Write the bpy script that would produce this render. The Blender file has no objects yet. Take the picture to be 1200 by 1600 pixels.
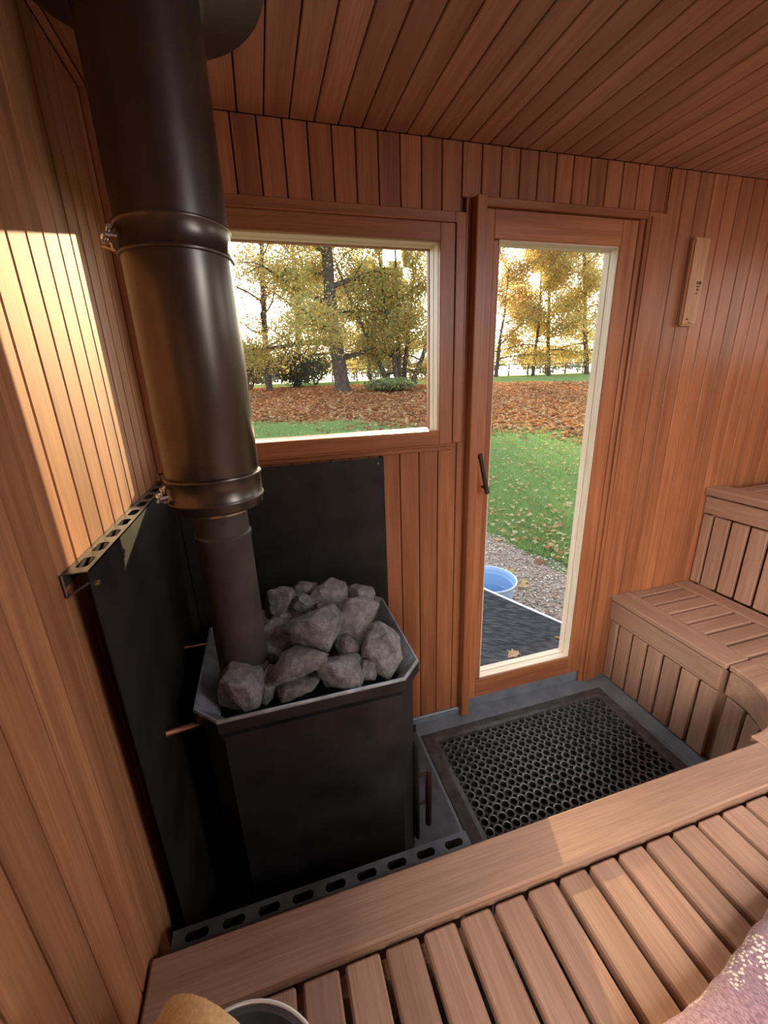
import bpy, bmesh, math, random
import numpy as np
from mathutils import Vector, Matrix, noise

C = bpy.context.scene.collection
SC = bpy.context.scene
rng = random.Random(7)

# ------------------------------------------------------------------ camera
cam_d = bpy.data.cameras.new('camera')
cam = bpy.data.objects.new('camera', cam_d)
C.objects.link(cam)
YAW, PITCH, ROLL, FPX = 0.27339188, 0.31281961, -0.03463734, 641.554
_f = Vector((math.sin(YAW)*math.cos(PITCH), math.cos(YAW)*math.cos(PITCH), -math.sin(PITCH)))
_r = Vector((math.cos(YAW), -math.sin(YAW), 0))
_u = _r.cross(_f)
_r2 = math.cos(ROLL)*_r + math.sin(ROLL)*_u
_u2 = -math.sin(ROLL)*_r + math.cos(ROLL)*_u
M = Matrix((_r2, _u2, -_f)).transposed().to_4x4()
M.translation = (0, 0, 1.45)
cam.matrix_world = M
cam_d.sensor_fit = 'HORIZONTAL'
cam_d.sensor_width = 36
cam_d.lens = FPX*36/1200
cam_d.clip_start = 0.02
cam_d.clip_end = 2000
SC.camera = cam

# ------------------------------------------------------------------ sky, sun, added fill lights, exposure
SUN = Vector((0.334, 1.0, 0.275)).normalized()
world = bpy.data.worlds.new('sky')
SC.world = world
world.use_nodes = True
wn = world.node_tree.nodes
wl = world.node_tree.links
wn.clear()
sky = wn.new('ShaderNodeTexSky')
sky.sky_type = 'NISHITA'
sky.sun_disc = False
sky.sun_elevation = math.asin(SUN.z)
sky.sun_rotation = math.atan2(SUN.x, SUN.y)
sky.altitude = 50
sky.air_density = 1.0
sky.dust_density = 1.2
sky.ozone_density = 1.5
bg = wn.new('ShaderNodeBackground')
bg.inputs[1].default_value = 0.50
wo = wn.new('ShaderNodeOutputWorld')
hs = wn.new('ShaderNodeHueSaturation')
hs.inputs['Saturation'].default_value = 0.45
wl.new(sky.outputs[0], hs.inputs['Color'])
wl.new(hs.outputs[0], bg.inputs[0])
wl.new(bg.outputs[0], wo.inputs[0])

sun_d = bpy.data.lights.new('sun', 'SUN')
sun_d.energy = 8.0
sun_d.color = (1.0, 0.76, 0.42)
sun_d.angle = math.radians(0.6)
sun = bpy.data.objects.new('sun', sun_d)
C.objects.link(sun)
sun.rotation_euler = SUN.to_track_quat('Z', 'Y').to_euler()
sun.location = SUN*30

def area_light(name, loc, target, sx, sy, power, col, spread=180):
    d = bpy.data.lights.new(name, 'AREA')
    d.shape = 'RECTANGLE'
    d.size, d.size_y = sx, sy
    d.energy = power
    d.color = col
    d.spread = math.radians(spread)
    o = bpy.data.objects.new(name, d)
    C.objects.link(o)
    o.location = loc
    o.rotation_euler = (Vector(loc)-Vector(target)).to_track_quat('Z', 'Y').to_euler()
    return o
# added fill lights lifting the cabin's brightness, unseen behind and beside the camera
area_light('rear_fill', (2.10, -1.44, 1.45), (0.7, 1.3, 1.0), 0.56, 1.1, 7.5, (1.0, 0.95, 0.88))
area_light('left_fill', (-0.28, -0.75, 1.30), (1.5, 0.95, 0.25), 1.0, 1.0, 14, (1.0, 0.95, 0.88), 75)
area_light('right_fill', (2.43, 0.72, 1.62), (0.2, 0.5, 0.7), 0.9, 0.6, 3, (1.0, 0.95, 0.88))
area_light('overhead_fill', (1.62, -0.60, 2.07), (0.9, 0.45, 0.3), 0.30, 0.50, 10, (0.90, 0.95, 1.0), 130)  # added fill from above, no fixture hangs there

vs = SC.view_settings
vs.view_transform = 'Standard'
vs.look = 'None'
vs.gamma = 1
vs.use_curve_mapping = False
vs.exposure = 0.68
SC.cycles.max_bounces = 8
SC.cycles.transparent_max_bounces = 12
SC.cycles.sample_clamp_indirect = 6

# ------------------------------------------------------------------ materials
def new_mat(name):
    m = bpy.data.materials.new(name)
    m.use_nodes = True
    n = m.node_tree.nodes
    n.clear()
    out = n.new('ShaderNodeOutputMaterial')
    return m, n, m.node_tree.links, out

def pbr(name, col, rough=0.5, metal=0.0, nscale=None, namount=0.2, bump=0.0, bscale=60, spec=0.5):
    m, n, l, out = new_mat(name)
    b = n.new('ShaderNodeBsdfPrincipled')
    b.inputs['Base Color'].default_value = (*col, 1)
    b.inputs['Roughness'].default_value = rough
    b.inputs['Metallic'].default_value = metal
    b.inputs['Specular IOR Level'].default_value = spec
    tc = n.new('ShaderNodeTexCoord')
    if nscale:
        t = n.new('ShaderNodeTexNoise')
        t.inputs['Scale'].default_value = nscale
        t.inputs['Detail'].default_value = 6
        l.new(tc.outputs['Object'], t.inputs['Vector'])
        r = n.new('ShaderNodeValToRGB')
        r.color_ramp.elements[0].position = 0.3
        r.color_ramp.elements[1].position = 0.7
        r.color_ramp.elements[0].color = (*[c*(1-namount) for c in col], 1)
        r.color_ramp.elements[1].color = (*[min(1, c*(1+namount)) for c in col], 1)
        l.new(t.outputs['Fac'], r.inputs['Fac'])
        l.new(r.outputs['Color'], b.inputs['Base Color'])
    if bump:
        t2 = n.new('ShaderNodeTexNoise')
        t2.inputs['Scale'].default_value = bscale
        t2.inputs['Detail'].default_value = 5
        l.new(tc.outputs['Object'], t2.inputs['Vector'])
        bp = n.new('ShaderNodeBump')
        bp.inputs['Strength'].default_value = bump
        bp.inputs['Distance'].default_value = 0.01
        l.new(t2.outputs['Fac'], bp.inputs['Height'])
        l.new(bp.outputs['Normal'], b.inputs['Normal'])
    l.new(b.outputs[0], out.inputs[0])
    return m

def wood(name, dark, light, rough=0.42, var=0.22, bump=0.15, axis='Z', spec=0.35):
    m, n, l, out = new_mat(name)
    b = n.new('ShaderNodeBsdfPrincipled')
    b.inputs['Roughness'].default_value = rough
    b.inputs['Specular IOR Level'].default_value = spec
    tc = n.new('ShaderNodeTexCoord')
    oi = n.new('ShaderNodeObjectInfo')
    off = n.new('ShaderNodeVectorMath'); off.operation = 'SCALE'
    off.inputs[0].default_value = (17.3, 9.1, 31.7)
    l.new(oi.outputs['Random'], off.inputs['Scale'])
    add = n.new('ShaderNodeVectorMath'); add.operation = 'ADD'
    l.new(tc.outputs['Object'], add.inputs[0]); l.new(off.outputs[0], add.inputs[1])
    def scaled(sx, sl):
        mp = n.new('ShaderNodeVectorMath'); mp.operation = 'MULTIPLY'
        mp.inputs[1].default_value = {'Z': (sx, sx, sl), 'Y': (sx, sl, sx), 'X': (sl, sx, sx)}[axis]
        l.new(add.outputs[0], mp.inputs[0])
        return mp.outputs[0]
    n1 = n.new('ShaderNodeTexNoise'); n1.inputs['Scale'].default_value = 1; n1.inputs['Detail'].default_value = 4
    n1.inputs['Distortion'].default_value = 0.6
    l.new(scaled(26, 1.3), n1.inputs['Vector'])
    n2 = n.new('ShaderNodeTexNoise'); n2.inputs['Scale'].default_value = 1; n2.inputs['Detail'].default_value = 3
    l.new(scaled(240, 7), n2.inputs['Vector'])
    r = n.new('ShaderNodeValToRGB')
    r.color_ramp.elements[0].position = 0.3; r.color_ramp.elements[0].color = (*dark, 1)
    r.color_ramp.elements[1].position = 0.72; r.color_ramp.elements[1].color = (*light, 1)
    l.new(n1.outputs['Fac'], r.inputs['Fac'])
    fine = n.new('ShaderNodeMapRange')
    fine.inputs['From Min'].default_value = 0.3; fine.inputs['From Max'].default_value = 0.7
    fine.inputs['To Min'].default_value = 0.82; fine.inputs['To Max'].default_value = 1.12
    l.new(n2.outputs['Fac'], fine.inputs['Value'])
    rv = n.new('ShaderNodeMapRange')
    rv.inputs['To Min'].default_value = 1-var; rv.inputs['To Max'].default_value = 1+var
    l.new(oi.outputs['Random'], rv.inputs['Value'])
    mul = n.new('ShaderNodeMath'); mul.operation = 'MULTIPLY'
    l.new(fine.outputs[0], mul.inputs[0]); l.new(rv.outputs[0], mul.inputs[1])
    cm = n.new('ShaderNodeVectorMath'); cm.operation = 'SCALE'
    l.new(r.outputs['Color'], cm.inputs[0]); l.new(mul.outputs[0], cm.inputs['Scale'])
    l.new(cm.outputs[0], b.inputs['Base Color'])
    bp = n.new('ShaderNodeBump'); bp.inputs['Strength'].default_value = bump; bp.inputs['Distance'].default_value = 0.002
    l.new(n2.outputs['Fac'], bp.inputs['Height']); l.new(bp.outputs['Normal'], b.inputs['Normal'])
    l.new(b.outputs[0], out.inputs[0])
    return m

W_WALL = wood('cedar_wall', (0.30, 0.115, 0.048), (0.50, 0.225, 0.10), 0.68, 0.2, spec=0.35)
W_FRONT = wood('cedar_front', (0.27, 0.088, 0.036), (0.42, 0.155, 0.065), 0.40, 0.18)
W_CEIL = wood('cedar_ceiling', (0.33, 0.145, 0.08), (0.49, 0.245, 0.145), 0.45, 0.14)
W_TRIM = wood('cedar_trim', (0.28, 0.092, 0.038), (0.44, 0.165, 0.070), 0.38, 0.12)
W_BACK = pbr('groove_backing', (0.10, 0.040, 0.018), 0.8, nscale=8)
W_BENCH = wood('bench_wood', (0.345, 0.185, 0.122), (0.445, 0.258, 0.172), 0.5, 0.14)
W_BENCHX = wood('bench_curve_wood', (0.32, 0.17, 0.11), (0.46, 0.265, 0.172), 0.5, 0.1, axis='X')
W_BEAD = wood('pale_daylit_bead_wood', (0.72, 0.54, 0.39), (0.86, 0.70, 0.54), 0.45, 0.06)  # slightly paler wood, lightened further with outside light painted in
W_PLAQUE = wood('plaque_wood', (0.42, 0.19, 0.09), (0.60, 0.32, 0.17), 0.5, 0.05)
W_BUCKET = wood('bucket_wood', (0.55, 0.32, 0.13), (0.75, 0.50, 0.25), 0.45, 0.08)
M_FLOOR = pbr('floor_vinyl', (0.17, 0.19, 0.215), 0.38, nscale=14, namount=0.25, bump=0.05, bscale=200)
M_RUBBER = pbr('black_rubber', (0.075, 0.070, 0.066), 0.42, nscale=30, namount=0.5, bump=0.08, bscale=300)
M_SHIELD = pbr('black_heat_shield', (0.020, 0.017, 0.014), 0.55, 0.3, nscale=9, namount=0.5)
M_FLANGE = pbr('shield_flange_metal', (0.16, 0.145, 0.13), 0.35, 0.7, nscale=20, namount=0.3)
M_STOVE = pbr('black_stove_steel', (0.030, 0.026, 0.024), 0.5, 0.3, nscale=12, namount=0.4)
M_RIM = pbr('stove_rim_steel', (0.42, 0.44, 0.475), 0.42, 0.55, nscale=30, namount=0.3, bump=0.06, bscale=120)
M_FLUE = pbr('black_flue_enamel', (0.13, 0.115, 0.10), 0.33, 0.85, nscale=6, namount=0.2, bump=0.01, bscale=30)
M_PIPE = pbr('matt_flue_pipe', (0.085, 0.068, 0.058), 0.6, 0.2, nscale=15, namount=0.3)
M_STEEL = pbr('bright_steel', (0.62, 0.60, 0.57), 0.25, 1.0)
M_COPPER = pbr('copper_tube', (0.62, 0.26, 0.18), 0.35, 0.9)
M_DARKWOOD = pbr('dark_stained_handle', (0.035, 0.014, 0.010), 0.45, nscale=30)
M_HEARTH = pbr('hearth_steel', (0.10, 0.105, 0.115), 0.5, 0.4, nscale=20, namount=0.3)
M_SLOT = pbr('low_flange_steel', (0.10, 0.105, 0.115), 0.45, 0.5, nscale=20, namount=0.3)
M_BRIGHT = pbr('bucket_rim_steel', (0.85, 0.82, 0.78), 0.3, 0.4)
M_STAIN = pbr('branded_mark', (0.05, 0.022, 0.012), 0.7)

def stone_mat():
    m, n, l, out = new_mat('sauna_stone')
    b = n.new('ShaderNodeBsdfPrincipled'); b.inputs['Roughness'].default_value = 0.62
    tc = n.new('ShaderNodeTexCoord')
    t = n.new('ShaderNodeTexNoise'); t.inputs['Scale'].default_value = 45; t.inputs['Detail'].default_value = 9; t.inputs['Roughness'].default_value = 0.7
    l.new(tc.outputs['Object'], t.inputs['Vector'])
    t2 = n.new('ShaderNodeTexNoise'); t2.inputs['Scale'].default_value = 9; t2.inputs['Detail'].default_value = 4
    l.new(tc.outputs['Object'], t2.inputs['Vector'])
    r = n.new('ShaderNodeValToRGB')
    r.color_ramp.elements[0].position = 0.32; r.color_ramp.elements[0].color = (0.085, 0.074, 0.068, 1)
    r.color_ramp.elements[1].position = 0.70; r.color_ramp.elements[1].color = (0.36, 0.335, 0.325, 1)
    l.new(t.outputs['Fac'], r.inputs['Fac'])
    r2 = n.new('ShaderNodeMapRange'); r2.inputs['From Min'].default_value = 0.3; r2.inputs['From Max'].default_value = 0.7
    r2.inputs['To Min'].default_value = 0.75; r2.inputs['To Max'].default_value = 1.2
    l.new(t2.outputs['Fac'], r2.inputs['Value'])
    cm = n.new('ShaderNodeVectorMath'); cm.operation = 'SCALE'
    l.new(r.outputs['Color'], cm.inputs[0]); l.new(r2.outputs[0], cm.inputs['Scale'])
    l.new(cm.outputs[0], b.inputs['Base Color'])
    bp = n.new('ShaderNodeBump'); bp.inputs['Strength'].default_value = 0.9; bp.inputs['Distance'].default_value = 0.006
    l.new(t.outputs['Fac'], bp.inputs['Height']); l.new(bp.outputs['Normal'], b.inputs['Normal'])
    l.new(b.outputs[0], out.inputs[0])
    return m
M_STONE = stone_mat()

def glass_mat():
    m, n, l, out = new_mat('window_glass')
    tr = n.new('ShaderNodeBsdfTransparent'); tr.inputs[0].default_value = (0.96, 0.97, 0.96, 1)
    gl = n.new('ShaderNodeBsdfGlossy'); gl.inputs['Roughness'].default_value = 0.02
    fr = n.new('ShaderNodeFresnel'); fr.inputs['IOR'].default_value = 1.35
    mx = n.new('ShaderNodeMixShader')
    ge = n.new('ShaderNodeNewGeometry')     # the far face of the thin pane does not reflect again
    iv = n.new('ShaderNodeMath'); iv.operation = 'SUBTRACT'; iv.inputs[0].default_value = 1.0
    l.new(ge.outputs['Backfacing'], iv.inputs[1])
    ml = n.new('ShaderNodeMath'); ml.operation = 'MULTIPLY'
    l.new(fr.outputs[0], ml.inputs[0]); l.new(iv.outputs[0], ml.inputs[1])
    l.new(ml.outputs[0], mx.inputs[0]); l.new(tr.outputs[0], mx.inputs[1]); l.new(gl.outputs[0], mx.inputs[2])
    l.new(mx.outputs[0], out.inputs[0])
    return m
M_GLASS = glass_mat()

def leaf_mat(name, col, tcol, k=0.55):
    m, n, l, out = new_mat(name)
    d = n.new('ShaderNodeBsdfDiffuse'); d.inputs[0].default_value = (*col, 1)
    t = n.new('ShaderNodeBsdfTranslucent'); t.inputs[0].default_value = (*tcol, 1)
    mx = n.new('ShaderNodeMixShader'); mx.inputs[0].default_value = k
    l.new(d.outputs[0], mx.inputs[1]); l.new(t.outputs[0], mx.inputs[2])
    l.new(mx.outputs[0], out.inputs[0])
    return m
L_YEL = leaf_mat('leaf_yellow', (0.70, 0.55, 0.19), (0.88, 0.68, 0.20))
L_ORA = leaf_mat('leaf_orange', (0.58, 0.34, 0.15), (0.74, 0.40, 0.15))
L_GRN = leaf_mat('leaf_green', (0.36, 0.39, 0.18), (0.55, 0.58, 0.22))
L_BRN = leaf_mat('leaf_brown', (0.36, 0.20, 0.10), (0.42, 0.21, 0.09))
L_PALE = leaf_mat('leaf_pale', (0.80, 0.68, 0.42), (0.80, 0.66, 0.36), .4)
L_EVG = leaf_mat('leaf_evergreen', (0.15, 0.18, 0.15), (0.15, 0.19, 0.13), 0.3)
L_HAZ = leaf_mat('leaf_far_haze', (0.34, 0.36, 0.33), (0.34, 0.36, 0.28), 0.3)  # distance haze painted into the leaf colour, pale and greyed
L_LIT1 = leaf_mat('litter_rust', (0.55, 0.25, 0.115), (0.55, 0.24, 0.10), 0.3)
L_LIT2 = leaf_mat('litter_tan', (0.70, 0.47, 0.26), (0.66, 0.42, 0.20), 0.3)
L_LIT3 = leaf_mat('litter_brown', (0.34, 0.16, 0.095), (0.32, 0.14, 0.08), 0.3)
G_1 = leaf_mat('grass_blade', (0.22, 0.33, 0.12), (0.28, 0.42, 0.13), 0.4)
G_2 = leaf_mat('grass_blade_pale', (0.33, 0.42, 0.19), (0.38, 0.50, 0.19), 0.4)
M_BARK = pbr('bark', (0.085, 0.062, 0.048), 0.9, nscale=5, namount=0.5, bump=0.6, bscale=14)
M_FENCE = pbr('weathered_fence', (0.16, 0.12, 0.085), 0.85, nscale=8, namount=0.3)

# ------------------------------------------------------------------ helpers
def mesh_obj(name, me, mat=None, parent=None, loc=(0, 0, 0)):
    o = bpy.data.objects.new(name, me)
    C.objects.link(o)
    if mat is not None and not me.materials:
        me.materials.append(mat)
    o.location = loc
    if parent is not None:
        o.parent = parent
    return o

def bm_obj(name, bm, mat=None, parent=None, loc=(0, 0, 0), smooth=None):
    """bm in world coordinates; loc = the thing's base, which becomes the origin of its frame"""
    me = bpy.data.meshes.new(name)
    bmesh.ops.recalc_face_normals(bm, faces=bm.faces[:])
    if smooth is not None:
        for f in bm.faces:
            f.smooth = True
        for e in bm.edges:
            if len(e.link_faces) == 2 and e.calc_face_angle(0) > smooth:
                e.smooth = False
    bm.to_mesh(me)
    bm.free()
    return mesh_obj(name, me, mat, parent, loc)

def tag(o, label=None, cat=None, group=None, kind=None):
    if label: o['label'] = label
    if cat: o['category'] = cat
    if group: o['group'] = group
    if kind: o['kind'] = kind
    return o

def thing(name, label, cat, loc=(0, 0, 0), group=None, kind=None):
    o = bpy.data.objects.new(name, None)
    C.objects.link(o)
    o.location = loc
    o.empty_display_size = 0.1
    return tag(o, label, cat, group, kind)

_cache = {}
def box_mesh(sx, sy, sz, bev, mat):
    k = (round(sx, 4), round(sy, 4), round(sz, 4), bev, mat.name)
    if k not in _cache:
        bm = bmesh.new()
        bmesh.ops.create_cube(bm, size=1)
        bmesh.ops.scale(bm, vec=(sx, sy, sz), verts=bm.verts)
        if bev:
            bmesh.ops.bevel(bm, geom=bm.edges[:], offset=min(bev, sx*.4, sy*.4, sz*.4), segments=1, affect='EDGES', profile=0.5)
        me = bpy.data.meshes.new('board')
        bm.to_mesh(me); bm.free()
        me.materials.append(mat)
        _cache[k] = me
    return _cache[k]

ROT = {'z': (0, 0, 0), 'y': (-math.pi/2, 0, 0), 'x': (0, math.pi/2, 0)}
def board(name, x0, x1, y0, y1, z0, z1, axis, mat, parent=None, bev=0.002):
    """a straight board, grain along its local z, laid along the given axis"""
    dx, dy, dz = x1-x0, y1-y0, z1-z0
    dims = {'z': (dx, dy, dz), 'y': (dx, dz, dy), 'x': (dz, dy, dx)}[axis]
    o = bpy.data.objects.new(name, box_mesh(*dims, bev, mat))
    C.objects.link(o)
    c = Vector(((x0+x1)/2, (y0+y1)/2, (z0+z1)/2))
    if parent is not None:
        o.parent = parent
        p = parent
        while p is not None:
            c = c - p.location
            p = p.parent
    o.location = c
    o.rotation_euler = ROT[axis]
    return o

def bm_box(bm, x0, x1, y0, y1, z0, z1):
    vs_ = [bm.verts.new(p) for p in [(x0,y0,z0),(x1,y0,z0),(x1,y1,z0),(x0,y1,z0),(x0,y0,z1),(x1,y0,z1),(x1,y1,z1),(x0,y1,z1)]]
    for f in [(0,3,2,1),(4,5,6,7),(0,1,5,4),(1,2,6,5),(2,3,7,6),(3,0,4,7)]:
        bm.faces.new([vs_[i] for i in f])

def bm_lathe(bm, prof, cx, cy, seg=48, closed=False):
    rings = []
    for r, z in prof:
        rings.append([bm.verts.new((cx+r*math.cos(2*math.pi*i/seg), cy+r*math.sin(2*math.pi*i/seg), z)) for i in range(seg)])
    n = len(rings)
    for a in range(n if closed else n-1):
        A, B = rings[a], rings[(a+1) % n]
        for i in range(seg):
            bm.faces.new([A[i], A[(i+1) % seg], B[(i+1) % seg], B[i]])
    return rings

def bm_tube(bm, p0, p1, r0, r1, seg=8, cap=True):
    p0, p1 = Vector(p0), Vector(p1)
    d = (p1-p0).normalized()
    a = d.orthogonal().normalized(); b = d.cross(a)
    A = [bm.verts.new(p0+r0*(math.cos(2*math.pi*i/seg)*a+math.sin(2*math.pi*i/seg)*b)) for i in range(seg)]
    B = [bm.verts.new(p1+r1*(math.cos(2*math.pi*i/seg)*a+math.sin(2*math.pi*i/seg)*b)) for i in range(seg)]
    for i in range(seg):
        bm.faces.new([A[i], A[(i+1) % seg], B[(i+1) % seg], B[i]])
    if cap:
        bm.faces.new(A[::-1]); bm.faces.new(B)

# ------------------------------------------------------------------ the cabin shell
XL, XR, YF, YB, ZC = -0.319, 2.45, 1.357, -1.5, 2.11
P, G = 0.0655, 0.0035          # plank pitch and groove
TH = 0.014

bm = bmesh.new(); bm_box(bm, XL-0.12, XR+0.12, YB-0.1, YF+0.09, -0.08, 0.0)
floor = tag(bm_obj('floor', bm, M_FLOOR), kind='structure')
bm = bmesh.new(); bm_box(bm, XL-0.12, XL-TH, YB-0.1, YF+0.09, 0.0, ZC+0.1)
wall_left = tag(bm_obj('wall_left', bm, W_BACK), kind='structure')
bm = bmesh.new(); bm_box(bm, XR+TH, XR+0.12, YB-0.1, YF+0.09, 0.0, ZC+0.1)
wall_right = tag(bm_obj('wall_right', bm, W_BACK), kind='structure')
bm = bmesh.new(); bm_box(bm, XL-TH, XR+TH, YB-0.1, YB, 0.0, ZC+0.1)
wall_back = tag(bm_obj('wall_back', bm, W_WALL), kind='structure')
bm = bmesh.new(); bm_box(bm, XL-TH, XR+TH, YB, YF+0.09, ZC+TH, ZC+0.1)
ceiling = tag(bm_obj('ceiling', bm, W_BACK), kind='structure')
# front wall with a window and a door opening
WX0, WX1, WZ0, WZ1 = -0.235, 0.586, 1.273, 1.847
DX0, DX1, DZ1 = 0.700, 1.352, 1.955
bm = bmesh.new()
yb0, yb1 = YF+TH, YF+0.09
bm_box(bm, XL-TH, WX0-.03, yb0, yb1, 0, ZC+TH)
bm_box(bm, WX0-.03, WX1+.03, yb0, yb1, 0, WZ0-.03)
bm_box(bm, WX0-.03, WX1+.03, yb0, yb1, WZ1+.03, ZC+TH)
bm_box(bm, WX1+.03, DX0, yb0, yb1, 0, ZC+TH)
bm_box(bm, DX0, DX1, yb0, yb1, DZ1, ZC+TH)
bm_box(bm, DX1, XR+TH, yb0, yb1, 0, ZC+TH)
wall_front = tag(bm_obj('wall_front', bm, W_BACK), kind='structure')

# planks: left wall, right wall, ceiling
k = -33
while True:
    y0 = 0.669 + k*P
    if y0 > YF-0.01: break
    y1 = min(y0+P-G, YF)
    if y0 > YB:
        board('plank', XL-TH, XL, y0, y1, 0.0, ZC, 'z', W_WALL, wall_left)
        board('plank', XR, XR+TH, y0, y1, 0.0, ZC, 'z', W_WALL, wall_right)
    k += 1
k = -7
while True:
    x0 = 0.0945 + k*P
    if x0 > XR-0.01: break
    x1 = min(x0+P-G, XR)
    board('plank', max(x0, XL), x1, YB, YF, ZC, ZC+TH, 'y', W_CEIL, ceiling)
    k += 1
# planks of the front wall
def fplank(x0, x1, z0, z1):
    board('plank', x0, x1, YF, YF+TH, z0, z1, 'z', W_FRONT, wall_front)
xs = [XL]
while xs[-1] < 0.30: xs.append(xs[-1]+P)
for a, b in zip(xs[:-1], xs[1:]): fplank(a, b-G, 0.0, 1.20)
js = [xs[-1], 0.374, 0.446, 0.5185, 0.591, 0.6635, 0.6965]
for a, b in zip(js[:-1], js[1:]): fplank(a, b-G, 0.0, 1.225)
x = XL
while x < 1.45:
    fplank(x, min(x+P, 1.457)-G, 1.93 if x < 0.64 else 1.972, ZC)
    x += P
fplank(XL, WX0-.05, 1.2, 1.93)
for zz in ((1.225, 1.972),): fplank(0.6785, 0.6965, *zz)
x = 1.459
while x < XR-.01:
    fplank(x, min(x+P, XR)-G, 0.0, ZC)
    x += P

# ------------------------------------------------------------------ window
window = thing('window_1', None, None, (0, 0, 0), kind='structure')
yI = YF-0.016
def wframe(nm, x0, x1, z0, z1, yy0, yy1, w, mat, parent, bev=.002, bottom=True):
    board(nm, x0-w, x0, yy0, yy1, z0-w, z1+w, 'z', mat, parent, bev)
    board(nm, x1, x1+w, yy0, yy1, z0-w, z1+w, 'z', mat, parent, bev)
    board(nm, x0, x1, yy0, yy1, z1, z1+w, 'x', mat, parent, bev)
    if bottom: board(nm, x0, x1, yy0, yy1, z0-w, z0, 'x', mat, parent, bev)
wframe('frame', WX0, WX1, WZ0, WZ1, yI, YF+.002, 0.050, W_TRIM, window)
wframe('bead', WX0, WX1, WZ0, WZ1, YF+.003, YF+.037, 0.028, W_BEAD, window, .001)
wframe('glazing_stop', WX0, WX1, WZ0, WZ1, YF+.040, YF+.072, 0.028, W_BEAD, window, .001)
board('pane', WX0-.01, WX1+.01, YF+.0735, YF+.0785, WZ0-.01, WZ1+.01, 'z', M_GLASS, window, 0)
wframe('outer_stop', WX0, WX1, WZ0, WZ1, YF+.080, YF+.10, 0.028, W_TRIM, window, .001)
# flat casing boards round the window
casing = thing('trim_1', None, None, kind='structure')
board('casing_board', 0.638, 0.676, YF-.008, YF+.004, 1.225, 1.93, 'z', W_TRIM, casing)
board('casing_board', WX0-.084, 0.638, YF-.008, YF+.004, 1.899, 1.93, 'x', W_TRIM, casing)
board('casing_board', WX0-.084, 0.638, YF-.008, YF+.004, 1.20, 1.2215, 'x', W_TRIM, casing)
board('casing_bead', 0.6365, 0.6405, YF-.022, YF, 1.225, 1.899, 'z', W_TRIM, casing, .001)
board('casing_bead', WX0-.05, 0.6365, YF-.022, YF, 1.897, 1.901, 'x', W_TRIM, casing, .001)
board('casing_bead', WX0-.05, 0.6365, YF-.022, YF, 1.2195, 1.2235, 'x', W_TRIM, casing, .001)

# ------------------------------------------------------------------ door
jamb = thing('trim_2', None, None, kind='structure')
board('jamb_post', 0.699, 0.734, YF-.032, YF+.088, 0.0, 1.972, 'z', W_TRIM, jamb, .003)
board('jamb_strip', 1.341, 1.363, YF-.010, YF+.088, 0.0, 1.955, 'z', W_TRIM, jamb, .003)
board('jamb_casing', 1.364, 1.428, YF-.020, YF+.002, 0.0, 1.972, 'z', W_TRIM, jamb, .004)
board('jamb_bead', 1.376, 1.381, YF-.025, YF-.018, 0.0, 1.955, 'z', W_TRIM, jamb, .001)
board('jamb_bead', 1.429, 1.457, YF-.010, YF+.002, 0.0, 1.972, 'z', W_TRIM, jamb, .002)
board('head_casing', 0.735, 1.363, YF-.020, YF+.088, 1.948, 1.972, 'x', W_TRIM, jamb, .003)
board('threshold', 0.734, 1.341, YF+.004, YF+.088, 0.0, 0.058, 'x', M_FLOOR, jamb, .003)

door = thing('door_1', None, None, kind='structure')
GX0, GX1, GZ0, GZ1 = 0.797, 1.272, 0.157, 1.865
yd = YF-.006
board('stile', 0.736, 0.775, yd, YF+.07, 0.062, 1.946, 'z', W_TRIM, door, .002)
board('stile', GX1+.0, 1.339, yd, YF+.07, 0.062, 1.946, 'z', W_TRIM, door, .002)
board('rail', 0.775, GX1, yd, YF+.07, 0.062, GZ0, 'x', W_TRIM, door, .002)
board('rail', 0.775, GX1, yd, YF+.07, GZ1, 1.946, 'x', W_TRIM, door, .002)
board('stile_bead', 0.776, GX0, yd+.006, YF+.07, GZ0+.0005, GZ1-.0005, 'z', W_TRIM, door, .003)
for (yy0, yy1, nm) in ((YF+.0, YF+.033, 'bead'), (YF+.036, YF+.066, 'glazing_stop')):
    w = 0.004
    board(nm, GX1-w, GX1, yy0, yy1, GZ0, GZ1, 'z', W_BEAD, door, .001)
    board(nm, GX0, GX1-w, yy0, yy1, GZ0, GZ0+w, 'x', W_BEAD, door, .001)
    board(nm, GX0, GX1-w, yy0, yy1, GZ1-w, GZ1, 'x', W_BEAD, door, .001)
    board(nm, GX0, GX0+w, yy0, yy1, GZ0+w, GZ1-w, 'z', W_BEAD, door, .001)
board('pane', GX0, GX1, YF+.0665, YF+.0695, GZ0, GZ1, 'z', M_GLASS, door, 0)
bm = bmesh.new()
bm_tube(bm, (0.742, YF-.030, 1.180), (0.775, YF-.036, 1.030), .0085, .0085, 10)
bm_tube(bm, (0.7455, YF-.030, 1.165), (0.7455, YF+.0, 1.165), .006, .006, 8)
bm_tube(bm, (0.770, YF-.035, 1.050), (0.770, YF+.0, 1.050), .006, .006, 8)
bm_obj('door_handle', bm, M_DARKWOOD, door, smooth=.6)['label'] = 'dark slanting pull handle'

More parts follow.
